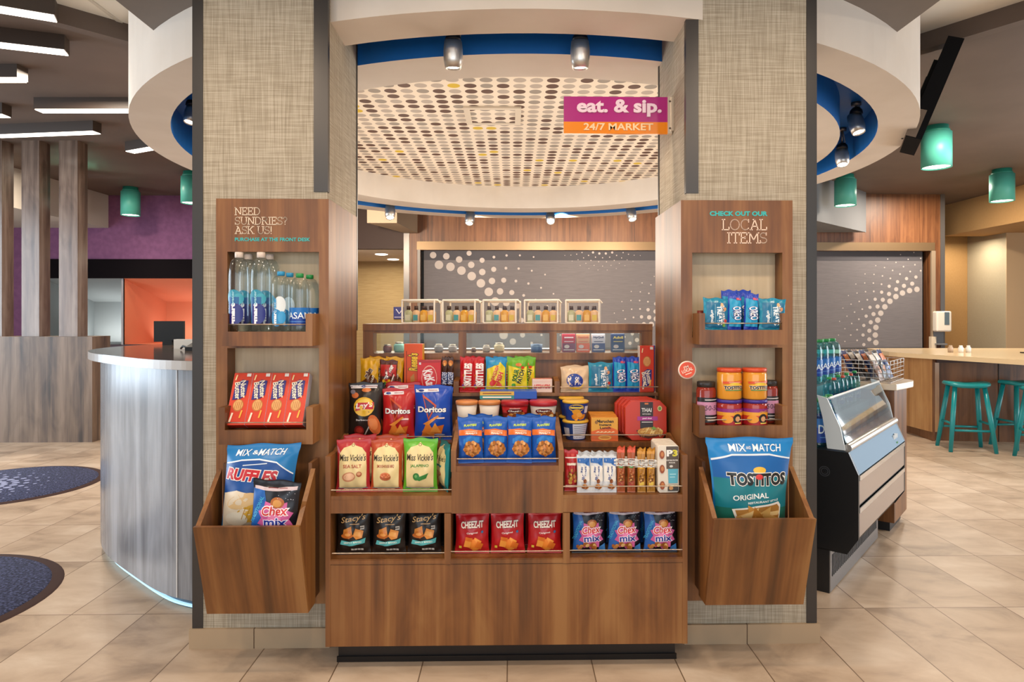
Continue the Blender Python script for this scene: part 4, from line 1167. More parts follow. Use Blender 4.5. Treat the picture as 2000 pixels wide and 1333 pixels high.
def bag(name, W, H, D, col, art, seal=.07, back=None, topcol=None, botcol=None, seed=0, tilt=0.0, waist=.07, rough=.3, puff=.5, foot=1.0):
    """pillow bag standing on its bottom seal, front towards -Y"""
    rr = random.Random(seed)
    ph = [rr.random() * 6 for _ in range(4)]
    def prof(y): return max(0.0, sin(pi * min(max((y - seal) / (1 - 2 * seal), 0), 1))) ** puff
    def hw(y): return W / 2 * (1 - waist * prof(y)) * (foot + (1 - foot) * min(1, y * 1.25))
    def depth(x, y):
        sx_ = max(0.0, 1 - abs(x) ** 2.5) ** .7
        p = prof(y)
        d = D / 2 * sx_ * p * (1.06 - .25 * (y - .4))
        d += .0020 * sin(9 * x + 7 * y + ph[0]) * p * sx_ + .0016 * sin(17 * y - 6 * x + ph[1]) * p
        d += .0022 * sin(11 * x + ph[2]) * math.exp(-((y - 1 + seal) / .10) ** 2) * (1 if y < 1 - seal * .6 else .4)
        d += .0022 * sin(10 * x + ph[3]) * math.exp(-((y - seal) / .09) ** 2) * (1 if y > seal * .6 else .4)
        return d
    def skew(x, y): return tilt * y * y * W
    nx = 18
    ys = sorted(set([0, seal * .33, seal * .66] + [seal + (1 - 2 * seal) * i / 18 for i in range(19)] + [1 - seal * .66, 1 - seal * .33, 1]))
    m = MB()
    cb = pm(col, rough); ct = pm(topcol or col, rough); cbo = pm(botcol or col, rough); ck = pm(back or col, rough)
    def zig(i): return .0006 * (1 if i % 2 else -1)
    for sgn, mt in ((-1, cb), (1, ck)):
        for j in range(len(ys) - 1):
            mat = cbo if ys[j + 1] <= seal * 1.01 else ct if ys[j] >= 1 - seal * 1.01 else mt
            v, f = [], []
            for y, jj in ((ys[j], j), (ys[j + 1], j + 1)):
                for i in range(nx + 1):
                    x = -1 + 2 * i / nx
                    d = depth(x, y)
                    e = 0 if abs(x) == 1 else 1
                    inseal = y < seal or y > 1 - seal
                    v.append((x * hw(y) + skew(x, y), sgn * (abs(d) * e + .0004) + (zig(jj) if inseal else 0), y * H + (.003 * sin(x * 5 + ph[0]) if y == 1 else 0)))
            for i in range(nx):
                q = (i, i + 1, nx + 2 + i, nx + 1 + i)
                f.append(q if sgn < 0 else q[::-1])
            m.add(v, f, mat, True)
    me = m.mesh(name)
    b = bmesh.new(); b.from_mesh(me); bmesh.ops.remove_doubles(b, verts=b.verts, dist=1e-5); b.to_mesh(me); b.free()
    o = bpy.data.objects.new(name, me); COL.objects.link(o)
    def mapper(x, y, lift):
        yn = y / H
        xn = x / (W / 2)
        return (xn * hw(yn) + skew(xn, yn), -(abs(depth(xn, yn)) + .0006 + lift), y)
    A = Art(W, H, mapper)
    art(A)
    A.build(o)
    return o
def carton(name, W, H, D, col, art, side=None, top=None, art_top=None, bev=.0015):
    m = MB(); x = W / 2
    fr, sd, tp = pm(col, .4), pm(side or col, .4), pm(top or col, .4)
    v = [(a, b, c) for c in (0, H) for b in (0, D) for a in (-x, x)]
    m.add(v, [(0, 1, 5, 4), (3, 2, 6, 7)], fr); m.add(v, [(0, 4, 6, 2), (1, 3, 7, 5)], sd); m.add(v, [(0, 2, 3, 1), (4, 5, 7, 6)], tp)
    o = m.build(name, bevel=bev)
    A = Art(W, H, lambda a, b, l: (a, -l, b), lim=9)
    art(A); A.build(o)
    if art_top:
        A = Art(W, D, lambda a, b, l: (a, b, H + l), lim=9); art_top(A); A.build(o)
    return o
def wrap(r, r2, H, z0=0.0):
    """mapper onto an upright round wall whose radius goes from r to r2 over the height H"""
    def f(x, y, l):
        rad = r + (r2 - r) * min(max(y / H, 0), 1) + l
        a = x / ((r + r2) / 2)
        return (rad * sin(a), -rad * cos(a), z0 + y)
    return f
def child_lathe(parent, name, prof, mat, seg=28):
    m = MB(); m.lathe(prof, mat, seg); return m.build(name, parent)
PLACED = {}
BOXES = {}
def settle(c, z):
    """raise or lower a thing so that its lowest point stands just on the height z"""
    M = Matrix.LocRotScale(c.location, c.rotation_euler, c.scale)
    lo = 1e9
    for o in [c] + list(c.children):
        if o.type != 'MESH': continue
        k = o.data.name
        if k not in BOXES:
            vs = [v.co.copy() for v in o.data.vertices]
            zs_ = sorted(vs, key=lambda v: v.z)
            BOXES[k] = zs_[:max(40, len(vs) // 4)]
        L_ = M if o is c else M @ Matrix.LocRotScale(o.location, o.rotation_euler, o.scale)
        for v in BOXES[k]: lo = min(lo, (L_ @ v).z)
    if lo < 1e8: c.location.z += z + .0006 - lo
def put(o, px, Y, z, label, cat, group=None, rz=0.0, lean=0.0, roll=0.0, sc=1.0, first=None, dx=0.0):
    """first use moves the object itself, later uses move a copy of it and its parts"""
    if o.name in PLACED: c = copy_tree(o)
    else: c = o; PLACED[o.name] = 1
    c.location = (X(px, Y) + dx, Y, z)
    c.rotation_euler = (-lean, roll, rz)
    c.scale = (sc, sc, sc)
    settle(c, z)
    return tag(c, label, cat, group)
RUN = random.Random(3)
def jit(a=.05): return RUN.uniform(-a, a)

# ------------------------------------------------ chip bags, lower shelf
def art_pita(A):
    A.rect(-.96, .96, .93, .955, '2b211c'); A.fine(.1, .94, .5, .02, '9a9288')
    A.text("Stacy's", .0, .765, .76, .15, 'e8b877', 8, .01, .25)
    A.fine(.1, .665, .3, .028, 'c9a070', 4)
    A.poly([(-.62, .40), (-.58, .55), (-.1, .62), (-.02, .44), (-.2, .36)], 'd68a3c'); A.poly([(-.62, .40), (-.55, .50), (-.14, .54), (-.05, .43), (-.2, .36)], 'c8742c')
    A.poly([(.0, .42), (.18, .58), (.66, .52), (.58, .38), (.2, .34)], 'd88c40'); A.poly([(.05, .43), (.2, .52), (.5, .50), (.5, .40)], 'e6a558')
    A.ell(-.35, .42, .38, .05, 'b96424'); A.ell(-.3, .45, .2, .03, 'e09a50')
    A.poly([(-.78, .24), (-.70, .33), (-.2, .30), (.4, .33), (.78, .37), (.72, .26), (.3, .23), (-.2, .20)], '58b4b8')
    A.text('SIMPLY BAKED', .0, .28, .55, .035, 'e8f2e6', 3)
    A.rect(.46, .70, .55, .63, 'b7b3ac'); A.rect(.46, .7, .58, .60, '3a3430')
    for i in range(4): A.rect(-.1 + i * .19, .06 + i * .19, .105, .145, 'c9c6c0')
def art_cheese(A):
    A.poly([(-.95, .90), (.95, .93), (.95, .90), (-.95, .87)], 'e05a54')
    A.text('CHEEZ-IT', .0, .68, .68, .155, 'f7ead9', 3, .035, 0, '8f1218', .05)
    A.text('Original', .0, .49, .34, .05, 'f6dcd6', 4)
    A.chips(-.05, .24, .55, .10, ['e8842c', 'f09a3c', 'dc7224'], 9, 'sq', 4, .27)
    A.ell(.62, .52, .07, .03, '3f6fa0'); A.rect(-.78, -.62, .14, .20, 'e8c84a')
def art_mix(A):
    A.poly([(-.96, .05), (-.96, .86), (-.45, .86), (-.20, .50), (-.45, .05)], '1f5fae')
    A.poly([(-.9, .90), (-.1, .88), (.9, .93), (.9, .87), (-.1, .83), (-.9, .85)], 'd8c3c6'); A.fine(.1, .885, .4, .02, '8b3a3a', 2)
    A.text('TRADITIONAL', -.72, .52, .60, .07, '49b0d8', 68, .02)
    pts = []
    for i in range(20):
        a = 2 * pi * i / 20; r_ = .80 if i % 2 else .60
        pts.append((.12 + r_ * cos(a), .40 + r_ * .42 * sin(a)))
    A.poly(pts, 'd05f9c'); A.ell(.12, .40, .56, .22, 'e27fae')
    A.ell(.18, .66, .30, .09, 'b0652c'); A.ell(.18, .65, .20, .06, 'd79a52')
    A.text('Chex', .10, .53, .56, .15, 'd23434', 4, .02, .15, 'fdeef0', .07)
    A.text('mix', .16, .345, .50, .14, '23318f', 3, .025, 0, 'f6f2ff', .05)
    A.chips(-.1, .16, .62, .07, ['c98a4a', '9c5a26', 'e2b878', 'b06a30'], 12, 'ell', 9, .15)
    A.poly([(.5, .05), (.95, .05), (.95, .22), (.6, .16)], '3e86cc')
    rr = random.Random(5)
    for i in range(14): A.ell(.2 + .7 * rr.random(), .70 + .18 * rr.random(), .015, .006, 'c9c9d6', 0, 6)
GB = 'snack bags in the bottom compartments'
pita = bag('pita_chip_bag', .124, .168, .045, '1d1512', art_pita, seed=1, rough=.35)
chz = bag('cheese_cracker_bag', .126, .158, .042, 'b8141c', art_cheese, seed=2, back='8f0f16')
mix = bag('snack_mix_bag', .126, .166, .045, '14131c', art_mix, seed=3)
YA, YBk = 2.415, 2.50
for i, (px, r_, ln) in enumerate(((691, .03, .06), (760, -.02, .03), (829, -.03, .07))):
    put(pita, px, YA, L0, ('black pita chip bag at the far end of its row against the side panel', 'black pita chip bag in the middle of its front row', 'black pita chip bag beside the divider to the red cracker bags')[i], 'snack bag', 'front row of pita chip bags', r_, ln, jit(.01))
for i, px in enumerate((699, 767, 835)):
    put(pita, px, YBk, L0, 'black pita chip bag standing behind the %s bag of the front row' % ('first', 'middle', 'last')[i], 'snack bag', 'rear row of pita chip bags', jit(), .02, 0)
for i, (px, r_, ro) in enumerate(((922, .03, .01), (992, -.04, -.02), (1063, -.03, .01))):
    put(chz, px, YA, L0, ('red cheese cracker bag beside the pita chip divider', 'red cheese cracker bag in the middle of its row, slightly tilted', 'red cheese cracker bag with a folded top corner beside the snack mix divider')[i], 'snack bag', 'front row of cheese cracker bags', r_, .05, ro)
for i, px in enumerate((923, 989, 1057)):
    put(chz, px, YBk, L0, 'red cheese cracker bag standing behind the %s cracker bag of the front row' % ('first', 'middle', 'last')[i], 'snack bag', 'rear row of cheese cracker bags', jit(), .0, 0)
for i, (px, r_) in enumerate(((1150, .03), (1219, .0), (1289, -.03))):
    put(mix, px, YA, L0, ('black and blue snack mix bag beside the cracker divider', 'black and blue snack mix bag in the middle of its row', 'black and blue snack mix bag against the end panel of the display')[i], 'snack bag', 'front row of snack mix bags', r_, .05, jit(.008))
for i, px in enumerate((1150, 1214, 1279)):
    put(mix, px, YBk, L0, 'snack mix bag standing behind the %s snack mix bag of the front row' % ('first', 'middle', 'last')[i], 'snack bag', 'rear row of snack mix bags', jit(), .0, 0)

# ------------------------------------------------ kettle chips, peanuts, bars: lower tier
def art_kettle(flav, fcol, pic):
    def f(A):
        A.poly([(-.80, .10), (-.86, .5), (-.80, .74), (-.55, .84), (-.15, .88), (0, .93), (.15, .88), (.55, .84), (.80, .74), (.86, .5), (.80, .10), (.5, .06), (-.5, .06)], 'e9d49a')
        A.ell(0, .885, .10, .025, '7a5a34'); A.ell(0, .885, .06, .015, 'e9d49a')
        A.text("Miss Vickie's", 0, .66, .80, .125, '2e2318', 0, .012, .15)
        (A.text(flav, 0, .50, .56, .065, fcol, 0, .02) if flav else A.fine(0, .50, .56, .065, fcol))
        if pic == 'chip':
            A.ell(-.22, .30, .42, .09, 'c98a64', 8); A.ell(-.20, .305, .34, .065, 'e6b892', 8); A.ell(.42, .35, .16, .05, 'a85a3a'); A.ell(.42, .36, .11, .03, 'd8a07a')
        elif pic == 'bowl':
            A.ell(0, .30, .36, .07, 'a8562e'); A.ell(0, .335, .33, .05, 'e0885a'); A.ell(-.06, .34, .2, .03, 'c9683c')
        else:
            A.ell(-.2, .30, .20, .07, '2f7a34'); A.poly([(-.3, .33), (.0, .30), (.55, .37), (.4, .27), (.0, .22), (-.25, .25)], '2f8038'); A.ell(-.22, .31, .08, .03, '67a85c')
        A.rect(-.86, .86, .075, .09, '8da0b0')
    return f
K1 = bag('kettle_chip_bag', .124, .192, .055, 'b52c30', art_kettle('SEA SALT', 'b04a2c', 'chip'), seed=11)
K2 = bag('kettle_chip_bag', .118, .190, .055, 'b84a24', art_kettle('SMOKEHOUSE BBQ', 'a84a2a', 'bowl'), seed=12)
K3 = bag('kettle_chip_bag', .127, .194, .055, '62b02c', art_kettle('JALAPENO', '3f8a34', 'pep'), seed=13, botcol='5aa628')
K4 = bag('kettle_chip_bag', .138, .192, .05, '168284', art_kettle('', '2a7f86', 'chip'), seed=14)
YK = 2.42
GK = 'kettle chip bags on the lower tier'
put(K1, 690, YK, L1, 'red kettle chip bag with a cream label at the end of its shelf', 'snack bag', GK, .05, .07)
put(K2, 755, YK, L1, 'rust orange kettle chip bag with a cream label', 'snack bag', GK, -.02, .07)
put(K3, 821, YK, L1, 'bright green kettle chip bag picturing a pepper', 'snack bag', GK, -.02, .05)
put(K4, 866, YK + .045, L1, 'teal kettle chip bag turned sideways beside the peanut bags', 'snack bag', GK, -1.2, .05, 0, .92)
put(K1, 703, YK + .10, L1, 'red kettle chip bag standing behind the front red one', 'snack bag', GK, .0, .02)
put(K2, 764, YK + .10, L1, 'rust orange kettle chip bag standing behind the front one', 'snack bag', GK, 0, .02)

def art_nut(A):
    A.poly([(-.96, .60), (-.96, .72), (.0, .745), (.96, .70), (.96, .58), (0, .62)], 'e8742a')
    A.text('PLANTERS', 0, .82, .52, .05, 'bfd84a', 3, .05, .15); A.fine(.1, .695, .5, .022, 'fbe6cc', 0); A.text('PEANUTS', .1, .65, .48, .038, 'fff0dc', 0, .05)
    A.poly([(-.6, .52), (-.2, .585), (.3, .595), (.75, .55), (.75, .45), (-.6, .42)], '1f78c8')
    A.ell(.12, .32, .68, .165, 'b06a2c')
    rr = random.Random(2)
    for i in range(46):
        a, d = rr.random() * 2 * pi, sqrt(rr.random())
        A.ell(.12 + .64 * d * cos(a), .32 + .155 * d * sin(a), .12, .036, ['d8924c', 'c67c36', 'e6aa66', 'b8702e'][i % 4], rr.random() * 90 - 45, 8)
    A.rect(-.9, .9, .10, .125, '1a4fa0'); A.fine(.35, .11, .3, .018, 'd6e2f4')
NUT = bag('peanut_bag', .092, .168, .036, '1857b0', art_nut, seed=21, seal=.08)
GN = 'blue peanut bags in the raised middle tray'
for i, (px, r_, ro, ln) in enumerate(((920, .03, -.02, .06), (968, .0, .0, .05), (1014, -.02, .02, .09), (1062, -.02, -.01, .03))):
    put(NUT, px, 2.405 + .010 * (i % 2), MZ + (.0 if i != 3 else .0), ('blue peanut bag next to the teal kettle chips', 'blue peanut bag second from the teal kettle chips', 'blue peanut bag leaning lower than the others', 'tallest standing blue peanut bag beside the trail mix')[i], 'snack bag', GN, r_, ln, ro)
for i, px in enumerate((938, 1032)):
    put(NUT, px, 2.48, MZ, 'blue peanut bag standing behind the %s pair of peanut bags' % ('first', 'second')[i], 'snack bag', GN, jit(), .0, 0)
def art_trail(A):
    A.rect(-.9, .9, .80, .83, 'f0e2da'); A.fine(0, .66, .7, .1, 'f6ead2'); A.chips(0, .38, .7, .18, ['c8903a', '8a4f22', 'e2b456', 'a83a2a'], 22, 'ell', 3, .24); A.rect(-.9, .9, .10, .16, 'f2d9cc')
TRL = bag('trail_mix_bag', .052, .150, .03, 'b82a2c', art_trail, seed=31)
put(TRL, 1116, 2.42, L1, 'red trail mix bag squeezed against the raised middle tray', 'snack bag', None, .05, .05)
def art_prot(A):
    A.poly([(-.92, .92), (.92, .92), (.92, .66), (.2, .78), (-.92, .80)], '2d67b0'); A.rect(-.9, .9, .30, .72, 'ece6dc')
    A.text('PURE', -.25, .62, .40, .07, '27408a', 78, .03); A.text('PROTEIN', .05, .52, 1.0, .09, '27408a', 80, .03)
    A.chips(.25, .22, .5, .10, ['b8743c', 'd69a58', '8f4f26'], 9, 'ell', 6, .3)
PRO = bag('protein_bar', .050, .135, .016, 'd4d8dc', art_prot, seed=32, seal=.08)
GP = 'white and blue protein bars'
for i, px in enumerate((1140, 1166, 1191)):
    for k in range(3):
        put(PRO, px + 1 * k, 2.395 + .034 * k, L1, '%s white and blue protein bar of the pile %s' % (('front', 'second', 'rear')[k], ('by the red trail mix', 'in the middle', 'by the nut bars')[i]), 'snack bar', GP, jit(.04), .06, jit(.02))
def art_kind(c1):
    def f(A):
        A.rect(-.94, .94, .60, .78, '2c2622'); A.poly([(-.94, .60), (.94, .60), (.94, .56), (-.94, .57)], c1)
        A.text('KIND', .0, .69, .95, .35, 'e6e2da', 90, .05)
        A.chips(0, .34, .7, .20, ['8a5a34', 'c08a52', '6a4428', 'e0b070', 'a8683a'], 26, 'ell', 8, .2)
        A.rect(-.7, .5, .14, .26, 'e8c85a' if c1 == 'd8a020' else 'a03a30')
    return f
KA = bag('nut_bar', .029, .158, .016, 'a8552c', art_kind('5a9a58'), seed=33, seal=.09, topcol='d8542e')
KB = bag('nut_bar', .030, .152, .016, 'b07a2a', art_kind('d8a020'), seed=34, seal=.09, topcol='cf8f24')
GQ = 'upright nut bars'
for i, (o, px) in enumerate(((KA, 1213), (KA, 1233), (KB, 1253), (KB, 1271.5))):
    for k in range(2):
        put(o, px + 1 * k, 2.395 + .04 * k, L1 + .0, '%s nut bar with %s wrapper, %s of its kind' % (('front', 'rear')[k], ('orange dotted', 'amber')[i // 2], ('nearest the protein bars', 'nearest the meat snack packs')[i % 2]), 'snack bar', GQ, jit(.02), .05, jit(.006))
def art_p3(A):
    A.rect(-.2, .95, .50, .97, '5a4e44'); A.text('P3', .36, .83, .52, .14, 'f2f0ea', 0, .05); A.poly([(.46, .76), (.62, .90), (.78, .90), (.78, .76)], '5a4e44'); A.text('3', .62, .83, .22, .14, 'd8cc30', 0, .05)
    A.text('PORTABLE PROTEIN', .35, .68, .55, .03, 'e8e4dc'); A.text('PACK', .35, .63, .3, .028, 'e8e4dc'); A.ell(.25, .555, .16, .025, 'd8d4cc')
    A.poly([(-.02, .20), (-.06, .50), (.90, .50), (.84, .20)], '5cb0c6'); A.rect(.1, .7, .38, .40, 'a8dce6'); A.rect(.1, .6, .32, .34, 'a8dce6')
    for y_ in (.80, .50, .16): A.ell(-.62, y_, .24, .09, '9a4e2c'); A.ell(-.60, y_ + .01, .14, .05, 'c8824e')
    A.rect(-.1, .9, .04, .16, '3e3a36'); A.ell(.2, .1, .2, .04, 'c8905a')
def trayp(name, W, H, D, col, art, cut=.08):
    m = MB(); x = W / 2; c = cut * W
    out = [(-x + c, 0), (x - c, 0), (x, c), (x, H - c), (x - c, H), (-x + c, H), (-x, H - c), (-x, c)]
    m.prism(out, 0, D, pm(col, .35), axis='y')
    o = m.build(name, bevel=.002)
    A = Art(W, H, lambda a, b, l: (a, -l, b), lim=9); art(A); A.build(o)
    return o
P3 = trayp('protein_snack_pack', .078, .172, .018, 'e6dccb', art_p3)
for k in range(5):
    put(P3, 1306 - 3 * k, 2.385 + .030 * k, L1, 'meat snack pack in a white tray, %s of the five leaning in a row' % ('front', 'second', 'third', 'fourth', 'rearmost')[k], 'snack pack', 'meat snack packs', .06, .03)

# ------------------------------------------------ middle tier
def art_lays(A):
    A.poly([(-.90, .95), (.72, .96), (.70, .90), (.1, .90), (-.85, .895)], 'ded8da'); A.ell(-.1, .93, .14, .02, '27408a'); A.fine(.35, .93, .35, .018, '8a2f34')
    A.ell(-.58, .78, .22, .05, 'd8743c'); A.ell(.1, .87, .28, .035, 'd67b40'); A.ell(-.72, .84, .16, .04, '8a8490')
    A.ell(.0, .585, .64, .165, 'f0bc2c'); A.ell(.05, .62, .5, .10, 'f8d45a')
    A.poly([(-.52, .515), (-.38, .655), (.62, .66), (.58, .54), (.1, .545)], 'c8202c'); A.text("Lay's", .02, .60, .52, .115, 'fdf2ea', 6, .03, .15)
    A.text('Barbecue', -.05, .36, .42, .032, 'd8d0ca'); A.ell(.62, .27, .34, .18, 'd8703a', 15); A.ell(.58, .29, .24, .11, 'e58a50', 15)
    A.ell(-.3, .17, .3, .09, '8a1e1c'); A.ell(-.28, .18, .2, .05, 'b8362a'); A.poly([(.0, .10), (.3, .25), (.34, .23), (.05, .08)], 'bcb6b0')
def art_tort(c2, bk):
    def f(A):
        A.poly([(-.92, .93), (.30, .945), (.35, .885), (-.92, .87)], 'e4e0e4'); A.ell(-.62, .905, .16, .022, '27408a'); A.fine(.0, .91, .26, .018, '8a2f34')
        A.poly([(-.55, .84), (-.18, .36), (.28, .64)], 'c8502c'); A.poly([(-.46, .78), (-.16, .42), (.16, .63)], bk)
        A.text('Doritos', .0, .565, .80, .105, 'fbf6f2', 0, .035, 0, '1a1a2a', .035)
        A.fine(.42, .41, .30, .05, 'f4d8c8')
        A.chips(.0, .20, .42, .08, ['e08030', 'ec9a44', 'd26c24'], 5, 'tri', 5, .40)
        A.poly([(-.5, .30), (.35, .46), (.42, .44), (-.2, .28)], 'e89038'); A.ell(.4, .1, .3, .02, 'a8b8d8')
    return f
LAY = bag('potato_chip_bag', .137, .232, .07, '2b221e', art_lays, seed=41, topcol='1e1816')
DOR = bag('tortilla_chip_bag', .133, .208, .065, 'b81e20', art_tort('nacho', '8a1a14'), seed=42)
DOB = bag('tortilla_chip_bag', .152, .220, .065, '1748b0', art_tort('ranch', '12307a'), seed=43)
YM = 2.685
GM = 'chip bags on the middle tier'
put(LAY, 713, YM, L2, 'black potato chip bag with a round yellow logo', 'snack bag', GM, .03, .06)
put(DOR, 778, YM, L2, 'red tortilla chip bag in front of its twin', 'snack bag', GM, .0, .07)
put(DOB, 845, YM, L2, 'large blue tortilla chip bag', 'snack bag', GM, -.02, .05)
put(DOR, 787, 2.781, L2, 'red tortilla chip bag rising behind the front red one', 'snack bag', GM, -.02, .0, 0, 1.08)
put(DOB, 852, 2.782, L2, 'blue tortilla chip bag standing behind the front blue one', 'snack bag', GM, .0, .0, 0, .94)
put(LAY, 721, 2.780, L2, 'black potato chip bag standing behind the front black one', 'snack bag', GM, .0, .0, 0, .95)

def cup_white(lidcol):
    o = empty('soup_cup')
    child_lathe(o, 'cup', [(.001, 0), (.031, 0), (.036, .01), (.0425, .064), (.0405, .064), (.034, .012), (.001, .01)], pm('efe2d2', .4), 32)
    child_lathe(o, 'lid', [(.041, .062), (.0455, .064), (.046, .074), (.044, .0785), (.001, .0785)], pm(lidcol, .35), 32)
    return o
CO, CG = cup_white('d88a4c'), cup_white('58963c')
def art_bowl(t2):
    def f(A):
        A.rect(-.98, .98, .02, .5 if t2 == 'a' else .40, '7a1414' if t2 == 'a' else '5a2a16')
        A.ell(-.0, .62, .46, .20, '6a1014'); A.text('Chunky', 0, .64, .36, .17, 'f6eee4', 0, .04, .05, '2a0a0a', .05); A.fine(0, .82, .26, .08, 'f0d8c8')
        A.chips(.15, .25, .7, .16, ['e2b060', 'c8742c', 'f0d49a', '8a4a22'], 12, 'ell', 7, .18)
    return f
def soup(art, col, lid):
    o = empty('soup_bowl')
    child_lathe(o, 'bowl', [(.001, 0), (.044, 0), (.046, .004), (.0545, .060), (.001, .058)], pm(col, .35), 36)
    child_lathe(o, 'lid', [(.053, .058), (.0568, .060), (.0575, .074), (.0545, .0785), (.001, .0785)], pm(lid, .35), 36)
    A = Art(.15, .058, wrap(.0465, .0562, .060, .003), lim=.010); art(A); A.build(o)
    return o
SA, SB = soup(art_bowl('a'), 'b01a20', 'b0202a'), soup(art_bowl('b'), 'c8c0b8', 'b82a34')
YS = 2.693
for i, (o1, o2, px, nm) in enumerate(((CO, CO, 911.8, 'by the blue chips'), (CG, CO, 956, 'by the soup bowls'))):
    put(o1, px, YS, L2, 'white soup cup with %s lid at the bottom of the stack %s' % (('orange', 'green')[i], nm), 'cup', 'stacked white soup cups')
    put(o2, px, YS, L2 + .0792, 'white soup cup with orange lid on top of the stack %s' % nm, 'cup', 'stacked white soup cups')
for i, (o1, px, nm) in enumerate(((SA, 1005.5, 'by the white cups'), (SB, 1061, 'by the macaroni cups'))):
    put(o1, px, YS, L2, 'red lidded soup bowl at the bottom of the stack %s' % nm, 'bowl', 'stacked soup bowls')
    put(o1, px, YS, L2 + .0792, '%s soup bowl with red lid on top of the stack %s' % (('red', 'grey')[i], nm), 'bowl', 'stacked soup bowls')
for i, px in enumerate((930, 978, 1040)):
    put((CO, CG, SA)[i], px, 2.806, L2, ('white cup with orange lid behind the front cups', 'white cup with green lid behind the front cups', 'red soup bowl behind the front bowls')[i], 'cup' if i < 2 else 'bowl', 'rear cups and bowls')
def art_flat(A):
    A.rect(-1, .2, .0, 1, 'd8b040'); A.rect(-1, .2, .0, .5, '2a8a8a'); A.fine(-.4, .26, .5, .32, 'f4ead6', 0); A.fine(-.4, .75, .5, .22, '8a4a20')
FB = carton('flat_meal_box', .235, .032, .09, '1d55b8', art_flat)
put(FB, 993, 2.725, L2 + .1585, 'flat blue and yellow meal box lying on the rear cups', 'box')

def art_mac(A):
    A.rect(-1, 1, 0, 1, '173f94'); A.ell(0, .72, .32, .22, 'e8b83a'); A.ell(0, .72, .26, .16, '1d2f6a'); A.fine(0, .74, .26, .16, 'f6dc60', 0); A.ell(0, .5, .18, .16, 'e8a030')
    A.chips(0, .22, .34, .12, ['e8912c', 'f0a848', 'd67c20'], 8, 'ell', 2, .12); A.rect(.34, .56, .42, .82, 'dfe6f2')
def mac(art, col):
    o = empty('macaroni_cup')
    child_lathe(o, 'cup', [(.001, 0), (.038, 0), (.051, .071), (.001, .069)], pm(col, .4), 36)
    child_lathe(o, 'lid', [(.050, .068), (.054, .070), (.054, .076), (.050, .0785), (.001, .0785)], pm('e3b23c', .35), 36)
    A = Art(.19, .070, wrap(.0385, .0512, .071, .001), lim=.010); art(A); A.build(o)
    return o
def art_facts(A):
    A.rect(-1, 1, 0, 1, '24407e'); A.rect(-.15, .5, .06, .94, 'dcdce6'); 
    for k in range(7): A.rect(-.1, .42, .14 + k * .11, .17 + k * .11, '6a6e80')
    A.rect(-.62, -.3, .2, .7, 'd8dae6')
MA, MF = mac(art_mac, '173f94'), mac(art_facts, '24407e')
put(MF, 1124, 2.697, L2, 'macaroni cup showing its white facts panel at the bottom of the front stack', 'cup', 'macaroni cups')
put(MA, 1124, 2.697, L2 + .0792, 'blue macaroni cup with yellow lid on top of the front stack', 'cup', 'macaroni cups')
for k in range(2): put(MA, 1116, 2.810, L2 + .0792 * k, '%s macaroni cup of the stack behind the front macaroni cups' % ('lower', 'upper')[k], 'cup', 'macaroni cups', .6)
def art_ram(A):
    A.poly([(-1, 0), (1, 0), (1, .45), (.3, .62), (-1, .40)], 'e0682a'); A.text('Maruchan', .05, .84, .62, .13, '2a2018', 0, .03); A.text('Instant', .05, .69, .45, .09, '2a2018', 0, .03); A.text('Lunch', .05, .56, .40, .10, '2a2018', 0, .03)
    A.ell(-.62, .80, .12, .07, '9a6a30')
    for k in range(5): A.poly([(-.7 + .28 * k, .34), (-.5 + .28 * k, .42), (-.34 + .28 * k, .38), (-.5 + .28 * k, .36)], 'f6d4a0')
    A.ell(0, .14, .5, .10, 'f0b050'); A.ell(0, .15, .36, .06, 'd88a34')
RAM = carton('noodle_box', .108, .094, .040, 'e9a83c', art_ram, side='d8702c', top='d88a2c')
for k in range(4):
    put(RAM, 1181 - 2 * k, 2.645 + .044 * k, L2, 'yellow and orange instant noodle box, %s of four one behind another' % ('front', 'second', 'third', 'rearmost')[k], 'box', 'instant noodle boxes')
def art_thai(A):
    A.rect(-.28, .34, .30, .96, '2a1614'); A.rect(-.06, .12, .90, .94, 'd8742c'); A.text('THAI', .03, .76, .24, .10, 'f4f0ea', 0, .02); A.text('KITCHEN', .03, .66, .20, .03, 'e4dcd2', 0)
    A.poly([(-.42, .50), (-.42, .60), (.56, .60), (.56, .50)], 'b02a8a'); A.text('pad thai', .05, .55, .22, .05, 'f6e4ee'); A.fine(.05, .46, .26, .03, 'f4ece4'); A.ell(.66, .80, .11, .07, 'e0d090'); A.ell(.66, .80, .07, .045, '6a9a4a')
    A.poly([(-.48, .26), (-.3, .10), (.1, .05), (.5, .10), (.86, .24)], '5a2a18'); A.ell(.2, .22, .62, .11, 'd8a04a')
    rr = random.Random(4)
    for i in range(26): A.ell(.2 + .54 * (rr.random() * 2 - 1), .23 + .08 * (rr.random() * 2 - 1), .16, .016, ['e8bc60', 'c88a34', 'f2d488'][i % 3], rr.random() * 180, 8)
    A.poly([(.2, .30), (.34, .36), (.5, .30), (.36, .27)], '7aa03a')
THAI = trayp('noodle_meal_pack', .168, .160, .030, 'c8361c', art_thai, .16)
for k in range(4):
    put(THAI, 1262 - 7 * k, 2.645 + .040 * k, L2, 'red octagonal noodle meal pack, %s of four' % ('front', 'second', 'third', 'rearmost')[k], 'meal pack', 'red noodle meal packs', .0, .04)

